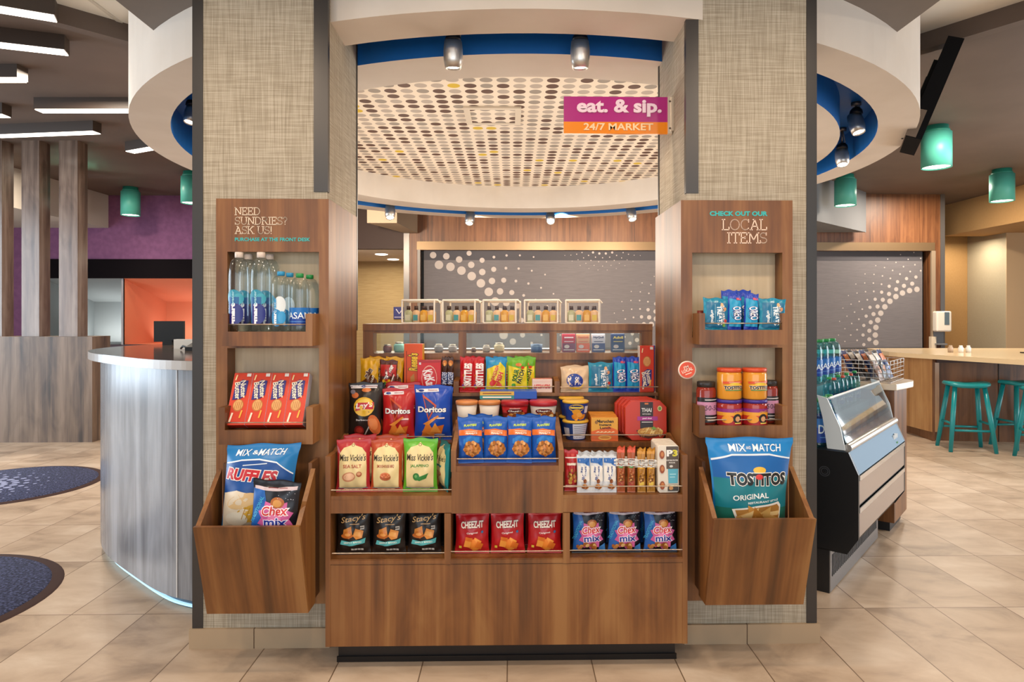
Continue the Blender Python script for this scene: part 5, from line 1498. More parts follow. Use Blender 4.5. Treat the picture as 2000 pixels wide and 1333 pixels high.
# ------------------------------------------------ upper tier
YU, YV = 2.860, 2.908
def art_choc(A):
    A.poly([(-.9, .02), (.9, .02), (.9, .35), (.3, .52), (-.9, .30)], '6a3a1c'); A.text('m&m', -.1, .56, .55, .16, '5a2a14', 60, .05, .1, 'f4e8d0', .06); A.text('PEANUT', .35, .35, .6, .07, 'f6ecd6', 70, .03)
    A.ell(-.2, .22, .3, .08, 'e8b020'); A.ell(.3, .15, .2, .06, 'd03a22')
YM1 = bag('candy_bag', .080, .148, .026, 'e8ae1e', art_choc, seed=51)
def art_choc2(A):
    A.rect(-.9, .9, .50, .86, 'c02a24'); A.text('m&ms', 0, .62, .9, .15, 'f4ece4', 62, .06, .1, '3a1a10', .05); A.chips(0, .28, .6, .14, ['d03a22', 'e8b020', '2f7ac0', '4a9a3a', 'e87a20'], 12, 'ell', 4, .2); A.fine(.5, .4, .6, .06, 'f4e8d8', 70)
YM2 = bag('candy_bag', .078, .138, .026, '5a2416', art_choc2, seed=52)
GC = 'candies on the upper tier'
for i, (px, yv, r_, ro) in enumerate(((721, YU, .05, .02), (733, YU + .036, -.03, .10), (768, YU + .044, .0, .06))):
    put(YM1, px, yv, L3, ('yellow candy bag in front at the end of the tier', 'yellow candy bag second in its pile', 'yellow candy bag standing rearmost, tilted over the red ones')[i], 'candy bag', GC, r_, .02, ro)
put(YM2, 758, YU - .002, L3, 'brown and red candy bag beside the yellow ones', 'candy bag', GC, .03, .03, .02)
def art_ree(A):
    A.text("Reese's", .0, .62, .95, .20, 'f6cc20', 90, .04, .15, '4a2412', .06)
    A.poly([(-.2, .10), (-.3, .30), (.1, .38), (.25, .12)], 'c8883a'); A.ell(0, .14, .3, .05, '7a4218'); A.rect(-.75, -.68, .1, .85, '8a2a10')
REE = carton('candy_box', .082, .208, .035, 'e2561c', art_ree, side='e8a020', top='d8481c')
put(REE, 807, YU + .022, L3, 'tall orange candy box standing above its neighbours', 'candy box', GC, -.12)
def art_kit(A):
    A.ell(.02, .44, .66, .40, 'e8b8a0'); A.ell(.02, .44, .62, .37, 'cf1f20'); A.text('KitKat', .02, .44, .78, .30, 'fbf2ee', -75, .03, .1); A.rect(-.85, -.68, .86, .94, 'e0dada'); A.rect(-1, 1, .93, 1, 'b01418')
KIT = carton('candy_box', .100, .140, .030, 'd01f22', art_kit, side='a8161a', top='b8181c')
put(KIT, 838, YU - .022, L3, 'red wafer candy box beside the tall orange box', 'candy box', GC, .02)
def art_sni(A):
    A.ell(0, .84, .8, .08, 'c8742c'); A.ell(0, .80, .5, .05, 'e6a050'); A.text('SNICKERS', .0, .40, 2.0, .16, 'eef0f8', 88, .03, .1, '23407e', .08)
SNI = bag('candy_bar', .026, .150, .014, '4a2a1c', art_sni, seed=54, seal=.07)
for i, (px, yv) in enumerate(((867, YU), (879.5, YU), (872, YU + .04))):
    put(SNI, px, yv, L3, ('brown chocolate bar beside the red wafer box', 'brown chocolate bar beside the red fruit candy', 'brown chocolate bar standing behind the front two')[i], 'candy bar', GC, jit(.06), .02, jit(.04))
def art_ski(A):
    A.text('SKITTLES', .25, .50, 1.75, .24, 'fdf4ec', 88, .06, 0); A.chips(-.4, .3, .3, .2, ['e8b020', '4a9a3a', 'e87a20', '7a3a9a'], 8, 'ell', 6, .16)
SKI = bag('candy_bag', .056, .152, .024, 'c4161c', art_ski, seed=55)
for i, (px, yv) in enumerate(((908, YU), (919, YU + .034), (932, YU))):
    put(SKI, px + 2, yv, L3, ('red fruit candy bag beside the brown chocolate bars', 'red fruit candy bag in the middle of its pile', 'front red fruit candy bag with tall white letters')[i], 'candy bag', GC, (.04, -.02, .02)[i], .02, (.02, .0, -.01)[i])
def art_fish(A):
    A.poly([(-.92, .05), (.92, .05), (.92, .70), (.4, .86), (-.4, .72), (-.92, .66)], 'e8d02c'); A.text('SWEDISH', -.1, .54, .72, .11, 'd02a2c', 70, .04, 0, 'f6e890', .03); A.text('FISH', .35, .42, .52, .15, 'd02a2c', 70, .05, 0, 'f6e890', .03); A.ell(-.3, .26, .34, .08, 'd8342c', 30); A.ell(.3, .2, .3, .07, 'e05a44', -20); A.ell(-.1, .82, .4, .05, '2a9ac0')
FSH = bag('candy_bag', .092, .150, .028, '1f8cc0', art_fish, seed=56)
put(FSH, 968, YU, L3, 'blue and yellow fish gummy bag in front', 'candy bag', GC, .04, .03, .02); put(FSH, 984, YU + .038, L3, 'blue and yellow fish gummy bag behind its twin', 'candy bag', GC, -.02, .0, .0)
def art_sour(A):
    A.poly([(-.92, .04), (.92, .04), (.92, .74), (.3, .66), (-.92, .76)], 'e8cf2c'); A.text('SOUR', -.2, .48, .6, .16, '2a6a2a', 78, .05); A.text('PATCH', .3, .44, .66, .14, '1f1f1f', 72, .05, 0, 'f2ea60', .03); A.ell(.1, .78, .3, .05, 'e07a34'); A.ell(.5, .70, .18, .04, 'd8482c'); A.ell(-.4, .2, .2, .05, '4a9a3a')
SOU = bag('candy_bag', .092, .152, .028, '6cae22', art_sour, seed=57)
put(SOU, 1011, YU - .0, L3, 'green and yellow sour gummy bag in front', 'candy bag', GC, .0, .03, .0); put(SOU, 1026, YU + .038, L3, 'green and yellow sour gummy bag behind its twin', 'candy bag', GC, -.02, .0, .0)
def art_pink(A):
    A.text('LIFESAVERS', 0, .45, .8, .3, 'd8483c', 0, .05); A.rect(-.9, .9, .80, .86, 'f2c8b8')
PNK = carton('candy_box', .086, .058, .05, 'eccfc0', art_pink, top='d88a7c')
put(PNK, 1059, YU - .02, L3, 'low pale pink candy box beside the sour gummies', 'candy box', GC)
def art_moon(A):
    A.ell(-.04, .44, .62, .27, '1c3a94', -8); A.text('Moon', -.10, .53, .48, .17, 'fbf6ee', 12, .01, .1); A.text('Pie', .22, .37, .28, .18, 'fbf6ee', 8, .01, .1)
    A.poly([(-.5, .16), (0, .09), (.5, .16), (.66, .36), (.50, .25), (0, .17)], 'e8c030')
MOON = bag('snack_pie', .126, .112, .032, 'd8bb98', art_moon, seed=58, seal=.08, rough=.25)
put(MOON, 1123, YU, L3, 'cream wrapped snack pie with a blue oval', 'snack pie', GC, .04, .05); put(MOON, 1134, YU + .042, L3, 'cream wrapped snack pie turned sideways behind the front one', 'snack pie', GC, -.25, .02)
def art_rice(A):
    A.rect(-.80, .88, .08, .86, '1d6f96'); A.text('TREATS', .22, .46, .72, .17, 'f2f6f6', -86, .04); A.text('original', -.40, .42, .46, .12, 'f2f6f6', -86, .03); A.text('RICE KRISPIES', .56, .46, .74, .09, 'eadfd6', -86, .02)
    A.ell(.42, .80, .12, .06, 'e8b080'); A.ell(.66, .66, .12, .06, 'd89a6c'); A.ell(.72, .3, .14, .05, 'd84a3c'); A.ell(.6, .16, .12, .05, '6aa04a'); A.rect(-.16, -.13, .2, .8, 'a8d4e0')
RICE = bag('crispy_treat', .108, .128, .026, '1787a6', art_rice, seed=59, seal=.06, rough=.25)
put(RICE, 1173, YU, L3, 'teal crispy treat packet beside the snack pies', 'snack packet', GC, -.03, .04)
def art_oreo(A):
    A.poly([(-.86, .10), (-.86, .86), (.86, .80), (.86, .10)], '1f9ac8'); A.ell(-.04, .42, .62, .13, '2a2422'); A.ell(.02, .44, .5, .09, 'e8e2dc'); A.text('OREO', .25, .46, .95, .24, 'f4f6fa', -80, .02, 0, '1c2c8a', .06); A.rect(.1, .8, .82, .88, 'd85a6a')
OREO = bag('cookie_packet', .058, .152, .03, '1c3fae', art_oreo, seed=60, seal=.05, waist=.02)
put(OREO, 1210, YU, L3, 'blue cookie packet beside the teal crispy treat', 'cookie packet', GC, .05, .03); put(OREO, 1236, YU, L3, 'blue cookie packet beside the tall red cookie box', 'cookie packet', GC, -.03, .04, .0)
def art_nutter(up):
    def f(A):
        s = -1 if up else 1
        cy = .66 if up else .30
        A.ell(.0, .37 if up else .66, .56, .115, 'c07a3c'); A.ell(.0, .375 if up else .665, .48, .095, 'e2a866')
        for k in range(4): A.poly([(-.36 + .2 * k, .30 if up else .59), (-.30 + .2 * k, .30 if up else .59), (-.22 + .2 * k, .44 if up else .73), (-.28 + .2 * k, .44 if up else .73)], 'b0703a')
        A.poly([(-.72, cy - .19), (.10, cy - .17), (.62, cy - .1), (.66, cy + .18), (.05, cy + .2), (-.66, cy + .12)], '2b2a78')
        A.text('Nutter', .27, cy + .015, .98, .098, 'f4e8cc', -80, .02, 0); A.text('Butter', -.30, cy - .015, .98, .098, 'f4e8cc', -80, .02, 0)
        A.fine(-.66, .90, .3, .04, 'f0d8a0', 80); A.rect(.42, .86, .92, .98, 'dfd8d2'); A.fine(.45, .2, .42, .05, 'f0b040', 80); A.fine(-.5, .14, .5, .06, 'f4e0c8', 80)
    return f
NB = carton('cookie_box', .069, .200, .040, 'd23a20', art_nutter(True), side='c8c2d0', top='b82f1a')
NBU = carton('cookie_box', .062, .200, .040, 'd23a20', art_nutter(False), side='e4d8cc', top='c23a22')
put(NBU, 1263.5, YU - .012, L3, 'tall red cookie box with a cookie picture on the upper tier', 'cookie box', GC, .05)
m = MB(); m.box(-.003, .003, 0, .04, 0, .20, pm('3a2f8a', .4)); TH = m.build('thin_carton', bevel=.001)
put(TH, 1278, YU + .03, L3, 'thin purple blue carton edge beside the tall red cookie box', 'box', GC)

# ------------------------------------------------ glass case
def art_med(t1, c1, t2, c2):
    def f(A):
        A.rect(-1, 1, 0, .48, c2); (A.text(t1, 0, .80, .78, .15, c1, 0, .04) if t1 else A.fine(0, .80, .7, .12, c1)); A.fine(0, .58, .7, .07, c1); A.rect(-.8, .8, .1, .14, 'e8e0d8'); A.ell(-.3, .3, .4, .1, 'd8c8c0')
    return f
YG = 3.02
GG = 'medicine boxes in the glass case'
for px, bcol, a, lab in ((1111, 'c0263a', art_med('', 'f6e2e2', 'caplets', '7a2248'), 'crimson medicine box in the glass case'), (1139, 'e6a878', art_med('DayQuil', 'd8582c', 'cold flu', 'e0602c'), 'orange medicine box in the glass case'),
                         (1169, 'd8cfd6', art_med('NyQuil', '2c2c54', 'cold flu', '3a4478'), 'white and navy medicine box in the glass case'), (1207, '1f3566', art_med('Advil', 'e8cc60', 'tablets', '26406e'), 'navy medicine box with yellow lettering in the glass case')):
    o = carton('medicine_box', .060, .083, .03, bcol, a)
    put(o, px, YG, gz0, lab, 'medicine box', GG)
for i, (px, r_, col) in enumerate(((757, .020, '7a3a2c'), (780, .026, '8ac0ae'), (857, .021, '8a8480'), (884, .020, '9a9088'), (925, .012, '6a4a3c'), (950, .018, 'a89a8c'), (975, .024, 'c8b48c'), (1089.5, .013, 'c9c0b8'))):
    o = empty('trinket_jar'); child_lathe(o, 'jar', [(.001, 0), (r_ * .8, 0), (r_, r_ * .4), (r_, r_ * 1.2), (r_ * .7, r_ * 1.5), (.001, r_ * 1.5)], pm(col, .25), 20)
    child_lathe(o, 'lid', [(r_ * .72, r_ * 1.5), (r_ * .74, r_ * 1.75), (.001, r_ * 1.8)], pm('b8aa98', .3, .6), 20)
    put(o, px, YG + .01, gz0, 'small round jar in the glass case, ' + ('dark red, nearest the case end', 'pale green, beside the orange candy box', 'grey, above the chocolate bars', 'brown grey, beside the first case post', 'tiny dark one just past the first case post', 'beige, above the red fruit candy', 'largest beige one, above the fish gummies', 'tiny pale one beside the second case post')[i], 'jar', 'trinket jars in the glass case')
o = empty('balm_tin'); child_lathe(o, 'tin', [(.001, 0), (.026, 0), (.026, .03), (.001, .03)], pm('3a5a86', .3), 24); child_lathe(o, 'lid', [(.027, .024), (.027, .036), (.001, .038)], pm('6f88a8', .3), 24)
put(o, 1048, YG, gz0, 'blue balm tin in the glass case above the sour gummies', 'tin')

# ------------------------------------------------ toiletry kits along the top
KY = 3.02
def make_kit():
    o = empty('toiletry_pouch')
    w_, h_, d_ = .150, .105, .11
    v = [(-w_ / 2, -d_ / 2, 0), (w_ / 2, -d_ / 2, 0), (w_ / 2, d_ / 2, 0), (-w_ / 2, d_ / 2, 0), (-w_ / 2, -d_ / 2, h_), (w_ / 2, -d_ / 2, h_), (w_ / 2, d_ / 2, h_ * .96), (-w_ / 2, d_ / 2, h_ * .96)]
    m = MB(); m.add(v, [(0, 1, 5, 4), (1, 2, 6, 5), (3, 0, 4, 7), (4, 5, 6, 7)], VINYL); m.build('clear_panel', o)
    wht = pm('f6ecda', .45)
    m = MB()
    def seg(*ids, r=.0042): m.tube([v[i] for i in ids], r, wht, 8)
    e = .004
    v2 = [(a, b, c + (e if c == 0 else 0)) for a, b, c in v]; v[:] = v2
    seg(0, 4); seg(1, 5); seg(4, 5, r=.005); seg(0, 1, r=.0025); seg(5, 6); seg(4, 7); seg(7, 6); seg(3, 7); seg(2, 6)
    m.build('piping', o, weld=False)
    m = MB(); m.tube([(-w_ / 2, .0, h_ + .002), (w_ / 2, .0, h_ + .003), (w_ / 2 + .012, .0, h_ - .012)], .004, wht, 8); m.box(-w_ / 2 + .01, w_ / 2 - .004, -.006, .006, h_ - .003, h_ + .002, wht); m.build('zipper', o, weld=False)
    return o
def kit_bottle(col, lab):
    o = empty('toiletry_bottle')
    m = MB()
    rings = []
    for z, a, b in ((0, .0145, .010), (.003, .0165, .0115), (.046, .0165, .0115), (.052, .013, .010), (.055, .007, .007), (.058, .0065, .0065)):
        rings.append([(a * cos(t), b * sin(t), z) for t in [2 * pi * k / 16 for k in range(16)]])
    vv = [p for r in rings for p in r]
    f = [list(range(16))[::-1], [5 * 16 + k for k in range(16)]] + [(i * 16 + k, i * 16 + (k + 1) % 16, (i + 1) * 16 + (k + 1) % 16, (i + 1) * 16 + k) for i in range(5) for k in range(16)]
    m.add(vv, f, pm(col, .15, 0, 0, .6), True); m.build('body', o)
    child_lathe(o, 'cap', [(.001, .057), (.0085, .057), (.0085, .073), (.001, .073)], pm('3a211a', .35), 14)
    m = MB(); m.add([(-.010, -.0121, .012), (.010, -.0121, .012), (.010, -.0121, .036), (-.010, -.0121, .036)], [(0, 1, 2, 3)], pm(lab, .4)); m.build('label', o)
    return o
KBS = [kit_bottle('b9bf9a', 'd8dcc4'), kit_bottle('ecc8a0', '4aa0ac'), kit_bottle('e2a838', 'ecc060'), kit_bottle('eec79c', 'dcc03a'), kit_bottle('dfa040', 'e8b85a')]
kit = make_kit()
names = ('pale green', 'cream with teal label', 'amber', 'cream with yellow label')
wh = ('pouch by the blue wall sign', 'second pouch from the wall sign', 'middle pouch', 'fourth pouch from the wall sign', 'pouch farthest from the wall sign')
for i, (pc, r_) in enumerate(((824, -.17), (903, -.22), (980.5, -.20), (1060, -.18), (1139, -.16))):
    K_ = put(kit, pc, KY + .008, tz1, ('clear toiletry pouch with white piping standing first, by the blue wall sign', 'clear toiletry pouch second from the blue wall sign', 'clear toiletry pouch in the middle of the five', 'clear toiletry pouch fourth from the blue wall sign', 'clear toiletry pouch farthest from the blue wall sign')[i], 'toiletry pouch', 'toiletry pouches on the display top', r_)
    KMX = Matrix.Translation(K_.location) @ Matrix.Rotation(r_, 4, 'Z')
    for k, (bx, by, kk, nm) in enumerate(((-.052, -.034, 0, names[0] + ' mini bottle'), (-.017, -.030, 1, names[1] + ' mini bottle'), (.019, -.034, 2, names[2] + ' mini bottle'), (.053, -.030, 3, names[3] + ' mini bottle'), (.048, .004, 4, 'amber mini bottle behind the front row'), (.012, .012, 1, 'cream mini bottle behind the front row'))):
        c = put(KBS[kk], 1000, 3, tz1 + .001, '%s in the %s' % (nm, wh[i]), 'toiletry bottle', 'mini toiletry bottles', r_, sc=1.08)
        q_ = KMX @ Vector((bx, by, 0)); c.location.x, c.location.y = q_.x, q_.y

# ------------------------------------------------ water bottles
def bottle(name, h, r, cap, capcol, body=PET, shoulder=.72, lab=None, ribs=True, labz=(.1, .4), blen=.9):
    o = empty(name)
    n_ = r * .33
    pr = [(.001, .004), (r * .75, 0), (r, r * .25)]
    if ribs:
        for k in range(6):
            z = h * (.06 + .03 * k)
            pr += [(r, z), (r * .97, z + h * .012)]
    pr += [(r, h * .34), (r * (.96 if ribs else 1), h * .45), (r, h * .52), (r, h * shoulder)]
    for k in range(1, 8):
        t = k / 7
        pr.append((n_ + (r - n_) * cos(t * pi / 2) ** .8 if t < 1 else n_, h * (shoulder + (.93 - shoulder) * sin(t * pi / 2) ** 1.0)))
    pr += [(n_, h * .945)]
    child_lathe(o, 'body', pr, body, 32)
    child_lathe(o, 'cap', [(n_ * 1.05, h * .93), (n_ * 1.22, h * .935), (n_ * 1.22, h * .995), (n_ * 1.1, h), (.001, h)], pm(capcol, .35), 24)
    if lab:
        z0, z1 = h * labz[0], h * labz[1]
        A = Art(2 * r * blen * 1.5, z1 - z0, wrap(r + .0006, r + .0006, 1, z0), lim=.008)
        lab(A); A.build(o, 'label_print')
    return o
def lab_smart(A):
    A.ell(-.1, .74, .52, .22, '2a8ca6'); A.ell(.22, .70, .34, .15, '3f9fb4'); A.poly([(-.46, .02), (-.46, .75), (.26, .75), (.26, .02)], '1f5f9a'); A.poly([(-.36, .0), (-.36, .56), (.22, .56), (.22, .0)], '2a2378'); A.ell(.22, .28, .30, .25, '28307e')
    A.text('smart', -.12, .27, .72, .12, 'f4f4fa', 90, .06); A.text('water', -.12, .72, .5, .07, '9ad0e0', 90)
def lab_smart2(A):
    A.ell(.15, .70, .46, .28, 'dfe6e8'); A.ell(-.1, .28, .46, .28, '2787c0'); A.ell(.3, .30, .3, .2, '3a9ad0'); A.text('smart', -.22, .28, .60, .11, 'f4f8fc', 90, .05); A.text('water', -.22, .70, .62, .10, '3a9ad0', 90, .03)
def lab_das(A):
    A.rect(-1, 1, 0, 1, '14419c'); A.rect(-1, 1, .62, 1, '1b6cb8'); A.text('DASANI', 0, .56, .55, .36, 'e8f4fa', 0, .01); A.rect(-.5, .5, .20, .24, '5a8ed0')
W1 = bottle('water_bottle', .292, .0365, 0, 'd8c8bc', shoulder=.66, lab=lab_smart, ribs=False, labz=(.11, .55), blen=1.0)
W2 = bottle('water_bottle', .222, .034, 0, '2a90c0', shoulder=.74, lab=lab_smart2, ribs=False, labz=(.10, .60))
W3 = bottle('water_bottle', .215, .034, 0, '1f8a44', shoulder=.66, lab=lab_das, labz=(.12, .42), blen=2.0)
ZT1 = Zt(648, 2.372) - .005
GW = 'water bottles on the sundries cabinet tray'
for o, px, Yb, lab in ((W1, 467, 2.418, 'tall clear water bottle with pale cap nearest the tray end'), (W1, 510, 2.418, 'tall clear water bottle with pale cap beside the blue capped bottles'), (W1, 485, 2.491, 'tall water bottle standing behind the first tall one'), (W1, 527, 2.494, 'tall water bottle standing behind the second tall one'),
                       (W2, 549, 2.415, 'small water bottle with blue cap in front'), (W2, 566, 2.490, 'small water bottle with blue cap behind its twin'), (W3, 585.5, 2.418, 'green capped water bottle in front by the tray cheek'), (W3, 605, 2.498, 'green capped water bottle behind its twin')):
    put(o, px, Yb, ZT1, lab, 'bottle', GW, 0)
ZT2 = Zt(839, 2.372) - .005
for i, px in enumerate((467, 505, 543, 581)):
    put(NB, px - 9, 2.392, ZT2 + .002, ('red cookie box at the outer end of the leaning four', 'red cookie box second of the leaning four', 'red cookie box third of the leaning four', 'red cookie box at the end with its grey side showing')[i], 'cookie box', 'red cookie boxes on the sundries tray', .0, .44, .0)
# bin bags
def art_ruf(A):
    A.poly([(-.97, .80), (-.5, .835), (0, .84), (.5, .80), (.97, .66), (.97, .56), (.5, .50), (-.97, .48)], '174c94'); A.poly([(-.97, .81), (-.5, .845), (0, .85), (.5, .81), (.97, .67), (.97, .655), (.5, .795), (0, .835), (-.5, .83), (-.97, .795)], 'e8eef4')
    A.text('MIX', -.50, .915, .22, .065, 'eef2f4', 0, .01, .25); A.text('&', -.16, .915, .08, .04, 'eef2f4', 0, .01); A.text('MATCH', .30, .915, .38, .065, 'eef2f4', 0, .01, .25)
    A.fine(-.1, .79, .34, .018, 'd6e2ee', 3); A.text('RUFFLES', -.16, .675, .74, .125, 'c0232c', -5, .05, .1, 'f6efe8', .05)
    A.poly([(-.94, .05), (-.94, .48), (-.5, .52), (.1, .46), (.6, .54), (.9, .45), (.9, .05)], 'e6d6bc'); A.ell(-.3, .40, .5, .085, 'e2bf8a', 12); A.ell(.35, .48, .34, .075, 'c99a2c', 18); A.ell(.1, .27, .66, .10, 'd8a63c', 10); A.ell(-.5, .20, .34, .08, 'eadfc8')
    for k in range(8): A.poly([(-.35 + .13 * k, .20), (-.33 + .13 * k, .20), (-.20 + .13 * k, .33), (-.22 + .13 * k, .33)], 'c08a24')
RUF = bag('potato_chip_bag', .255, .312, .10, '1b78b8', art_ruf, seed=71, seal=.05, tilt=.10)
CHX = bag('snack_mix_bag', .164, .205, .05, '14131c', art_mix, seed=72, seal=.06)
BFZ = .499
put(RUF, 503, 2.325, BFZ, 'big blue ridged potato chip bag in the sundries bin', 'snack bag', None, .03, .05, -.02)
put(CHX, 533, 2.242, BFZ, 'black snack mix bag in front of the blue chip bag in the bin', 'snack bag', None, -.04, .02, .07)
def art_tost(A):
    A.rect(-.97, .97, .04, .30, '1f6a5a'); A.poly([(-.97, .30), (-.97, .60), (.97, .66), (.97, .30)], '167a86'); A.poly([(-.97, .60), (-.97, .78), (-.4, .835), (.4, .835), (.97, .78), (.97, .62)], '1660a8'); A.poly([(-.97, .79), (-.5, .845), (.4, .85), (.97, .80), (.97, .785), (.4, .833), (-.5, .828), (-.97, .77)], 'dfe8f0')
    A.text('MIX', -.34, .905, .20, .07, 'eef2f4', 0, .01, .08); A.text('AND', -.08, .905, .06, .03, 'eef2f4', 0, .01); A.text('MATCH', .36, .905, .34, .07, 'eef2f4', 0, .01, .08)
    A.ell(.12, .69, .16, .035, 'e8b83a'); A.text('TOSTITOS', .08, .60, .76, .125, '1c1917', 0, .05, 0, 'f2ece2', .045); A.ell(.10, .625, .09, .028, 'd2302c')
    A.text('ORIGINAL', -.12, .425, .46, .055, 'eef2ee', 5, .02); A.text('RESTAURANT STYLE', .22, .375, .42, .022, 'dfe8e4', 5)
    A.poly([(-.60, .29), (-.36, .06), (.72, .06), (.74, .33), (.66, .37)], 'efe6d8'); A.poly([(-.52, .28), (-.32, .07), (.68, .07), (.70, .31), (.62, .345)], 'b07a3a')
    A.chips(.12, .18, .40, .07, ['d8a45a', 'c88c40', 'e8c080', 'b87830'], 14, 'tri', 12, .28)
TOS = bag('tortilla_chip_bag', .312, .336, .11, '1a80c4', art_tost, seed=73, seal=.05, waist=.10, foot=.84)
put(TOS, 1463, 2.300, BFZ, 'big blue and green tortilla chip bag in the local items bin', 'snack bag', None, .02, .02, .01)

# ------------------------------------------------ local items trays
ZR1 = Zt(645, 2.372) - .005
GR = 'snack packets on the local items tray'
put(RICE, 1397, 2.402, ZR1, 'teal crispy treat packet at the inner end of the local items tray', 'snack packet', GR, .08, .08, .06, .92)
put(OREO, 1434, 2.405, ZR1, 'blue cookie packet beside the inner crispy treat', 'cookie packet', GR, .08, .10, .06, .9)
put(OREO, 1466, 2.405, ZR1, 'blue cookie packet beside the outer crispy treat', 'cookie packet', GR, -.02, .10, .06, .9)
put(RICE, 1508, 2.402, ZR1, 'teal crispy treat packet at the outer end of the local items tray', 'snack packet', GR, -.04, .08, .03, .92)
put(OREO, 1424, 2.47, ZR1, 'blue cookie packet standing behind the front pair', 'cookie packet', GR, -.2, .0, .0, 1.0)
put(OREO, 1452, 2.475, ZR1, 'second blue cookie packet behind the front pair', 'cookie packet', GR, .1, .0, .0, 1.0)
put(RICE, 1494, 2.47, ZR1, 'teal crispy treat packet behind the outer one', 'snack packet', GR, -.1, .0, .0, .92)
o = empty('spice_bottle'); child_lathe(o, 'body', [(.001, 0), (.016, 0), (.016, .05), (.010, .06), (.001, .06)], pm('c07a34', .3), 16); child_lathe(o, 'cap', [(.012, .058), (.012, .075), (.001, .075)], pm('7a2a1c', .4), 16)
put(o, 1368, 2.44, ZR1 + .0, 'small amber bottle with dark cap behind the tray cheek', 'bottle')
def art_dip(A):
    A.poly([(-.55, .62), (-.55, .72), (.9, .76), (.9, .66)], 'd8542c'); A.fine(.15, .69, .36, .035, 'f6dcb0'); A.ell(.12, .50, .62, .15, 'f2b02c'); A.text('TOSTITOS', .12, .46, .60, .15, '1c1917', 0, .05, 0, 'f4ece0', .05); A.rect(-.4, .75, .33, .365, '3a8a4a'); A.ell(.1, .62, .3, .05, 'e8c840')
def art_salsa(A):
    A.rect(-1, 1, 0, .24, 'a81c22'); A.rect(-1, 1, .24, .48, 'c83a24'); A.rect(-1, 1, .48, .66, 'e8a030'); A.rect(-1, 1, .66, .84, '8a2a7a'); A.text('Chunky', .3, .70, .26, .10, 'f2b848', 10, .0, .2); A.ell(.25, .34, .26, .24, '26221e'); A.ell(.25, .32, .14, .14, 'd8a070'); A.fine(.28, .10, .2, .09, 'f4d860', 0); A.ell(-.3, .3, .3, .2, 'e89828')
def jar(name, r, h, content, lid, art, neck=.86):
    o = empty(name)
    child_lathe(o, 'glass_jar', [(.001, 0), (r * .92, 0), (r, h * .05), (r, h * .80), (r * neck, h * .90), (.001, h * .90)], pm(content, .15, 0, 0, .6), 32)
    child_lathe(o, 'lid', [(r * neck, h * .87), (r * (neck + .08), h * .88), (r * (neck + .08), h * .985), (r * (neck + .02), h), (.001, h)], pm(lid, .35), 32)
    A = Art(r * 3.0, h * .74, wrap(r + .0004, r + .0004, 1, h * .05), lim=.008); art(A); A.build(o, 'label_print')
    return o
J1 = jar('dip_jar', .044, .114, 'e0962c', 'cf4a26', art_dip, .92); J2 = jar('dip_jar', .045, .095, 'a02a1c', '3c2a86', art_salsa, .94)
def art_fifty(A):
    A.rect(-1, 1, .66, .80, '221c1c'); A.fine(.1, .73, .5, .05, 'dcd4d0'); A.rect(-1, 1, .26, .66, 'c88aa8'); A.text('50-50', .1, .48, .50, .15, '2a1a22', 0, .0, .1); A.rect(-1, 1, .02, .26, '221c1c'); A.fine(.1, .18, .44, .05, 'e8e2dc'); A.fine(.1, .09, .34, .05, 'e8e2dc')
J3 = jar('salsa_jar', .036, .158, '8a2a1c', '2a2422', art_fifty, .84)
ZR2 = Zt(833, 2.372) - .005
GJ = 'dip and salsa jars on the local items tray'
for i, px in enumerate((1424, 1473)):
    put(J2, px, 2.418, ZR2, 'purple lidded salsa jar under the queso jar %s' % ('nearer the sticker sign', 'farther from the sticker sign')[i], 'jar', GJ)
    put(J1, px, 2.418, ZR2 + .096, 'orange lidded queso jar stacked on salsa, %s' % ('nearer the sticker sign', 'farther from the sticker sign')[i], 'jar', GJ)
put(J3, 1379, 2.436, ZR2, 'tall dark lidded salsa jar beside the tray cheek', 'jar', GJ, .2); put(J3, 1500, 2.478, ZR2, 'tall dark lidded salsa jar behind the stacked queso jars', 'jar', GJ, .1)

# ------------------------------------------------ cooler and basket contents
W4 = bottle('drink_bottle', .175, .030, 0, '2f9a54', body=PETB, shoulder=.62, lab=lab_das, labz=(.14, .42), blen=2.0)
W5 = bottle('drink_bottle', .165, .029, 0, 'c84a34', body=PETB, shoulder=.62, lab=None)
W6 = bottle('water_jug', .235, .046, 0, '1f8a44', body=PETB, shoulder=.70, lab=lab_das, labz=(.18, .55), blen=2.0)
W7 = bottle('drink_bottle', .225, .043, 0, '2f9a54', body=PETB, shoulder=.62, lab=lab_das, labz=(.10, .60), blen=2.0)
KM = Matrix.Translation(K.location) @ Matrix.Rotation(UA, 4, 'Z')
def putk(o, lx, ly, z, label, cat, group, rz=0.0, lean=0.0):
    p = KM @ Vector((lx, ly, z))
    c = put(o, 1000, 5, 0, label, cat, group, 0)
    c.location = p; c.rotation_euler = (-lean, 0, UA + rz)
    settle(c, z)
    return c
GD = 'drink bottles in the open cooler'
for k in range(7):
    putk(W5 if k % 2 else W4, .36 + .085 * k, .095, .781, '%s capped drink bottle on the front step of the cooler, number %s from the pillar' % (('green', 'red')[k % 2], ('one', 'two', 'three', 'four', 'five', 'six', 'seven')[k]), 'bottle', GD)
for k in range(5):
    putk(W6, .42 + .125 * k, .225, .901, 'large blue water jug on the rear step of the cooler, %s' % ('nearest the pillar', 'second from the pillar', 'third from the pillar', 'fourth from the pillar', 'farthest from the pillar')[k], 'bottle', 'large jugs in the cooler')
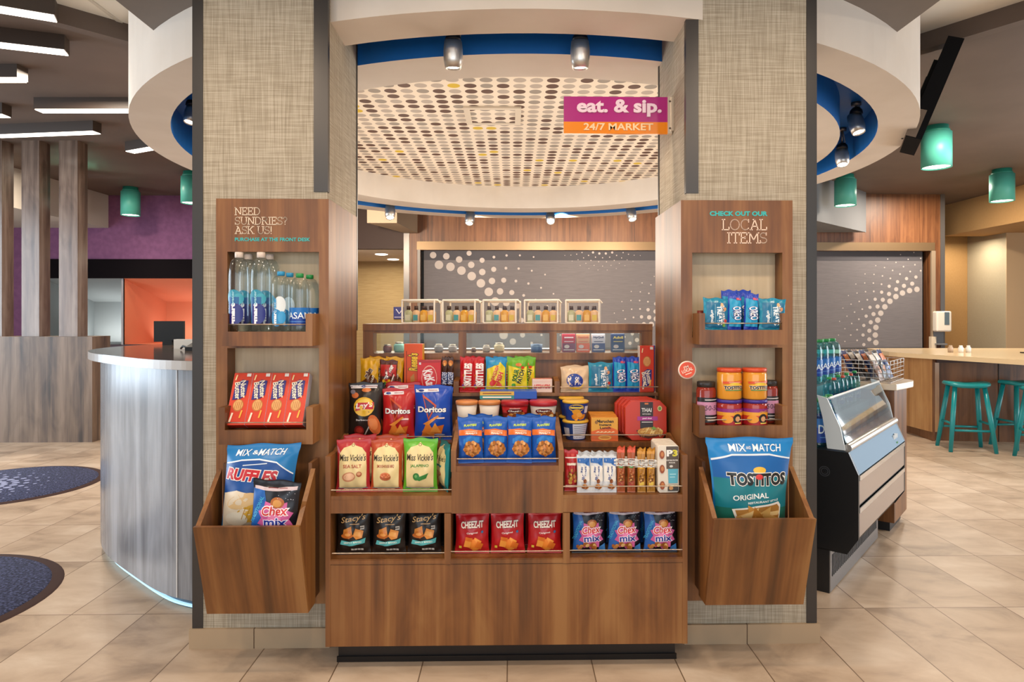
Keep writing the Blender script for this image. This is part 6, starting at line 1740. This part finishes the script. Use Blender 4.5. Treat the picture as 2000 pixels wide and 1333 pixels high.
for k in range(3):
    putk(W7, .072 + .095 * k, .070, .653, 'blue drink bottle low behind the side glass of the cooler, %s' % ('front one', 'middle one', 'rear one')[k], 'bottle', 'bottles behind the side glass', .4)
def art_box(c):
    def f(A): A.rect(-.8, .8, .6, .9, c); A.rect(-.6, .6, .2, .3, 'd8d4cc')
    return f
for i, (lx, c1, c2) in enumerate(((.33, '4f8aa8', 'a8cfe0'), (.52, '1f2c44', '4f7ab0'), (.66, 'b86a4c', 'e0b090'), (.82, '1f3a38', '4a7a68'))):
    o = carton('chilled_pack', .11, .085, .03, c1, art_box(c2))
    putk(o, lx + .03, .004, .653, ('pale blue chilled pack behind the sloping glass', 'dark navy chilled pack behind the sloping glass', 'orange brown chilled pack behind the sloping glass', 'dark green chilled pack behind the sloping glass')[i], 'food pack', 'chilled packs in the cooler')
def art_bk(A): A.rect(-.9, .9, .62, .86, 'd87a3a'); A.ell(0, .4, .6, .14, '2f55a8'); A.fine(0, .42, .6, .12, 'f0ece4', 20)
def art_bk2(A): A.rect(-.9, .9, .66, .9, 'e8e0d4'); A.ell(0, .36, .5, .12, 'c87a34'); A.fine(0, .58, .6, .1, 'f0ece4', 20)
B1 = bag('snack_bag', .126, .19, .026, '26396e', art_bk, seed=81); B2 = bag('snack_bag', .126, .19, .026, '1f1a18', art_bk2, seed=82); B3 = bag('snack_bag', .126, .185, .026, '8a6a58', art_bk2, seed=83)
BM = Matrix.Translation(BK.location) @ Matrix.Rotation(UA, 4, 'Z')
for k in range(9):
    o = (B3, B2, B1, B2, B1, B2, B1, B2, B3)[k]
    c = put(o, 1000, 5, 0, '%s snack bag in the %s row of the wire basket, %s' % (('pale brown', 'black', 'navy', 'black', 'navy', 'black', 'navy', 'black', 'pale brown')[k], ('front', 'middle', 'rear')[k // 3], ('nearest the cooler', 'in the middle', 'nearest the bar')[k % 3]), 'snack bag', 'snack bags in the wire basket')
    c.location = BM @ Vector((-.132 + .132 * (k % 3), -.115 + .072 * (k // 3), .012)); c.rotation_euler = (-.42, 0, UA + jit(.02))
    settle(c, BK.location.z + .008)
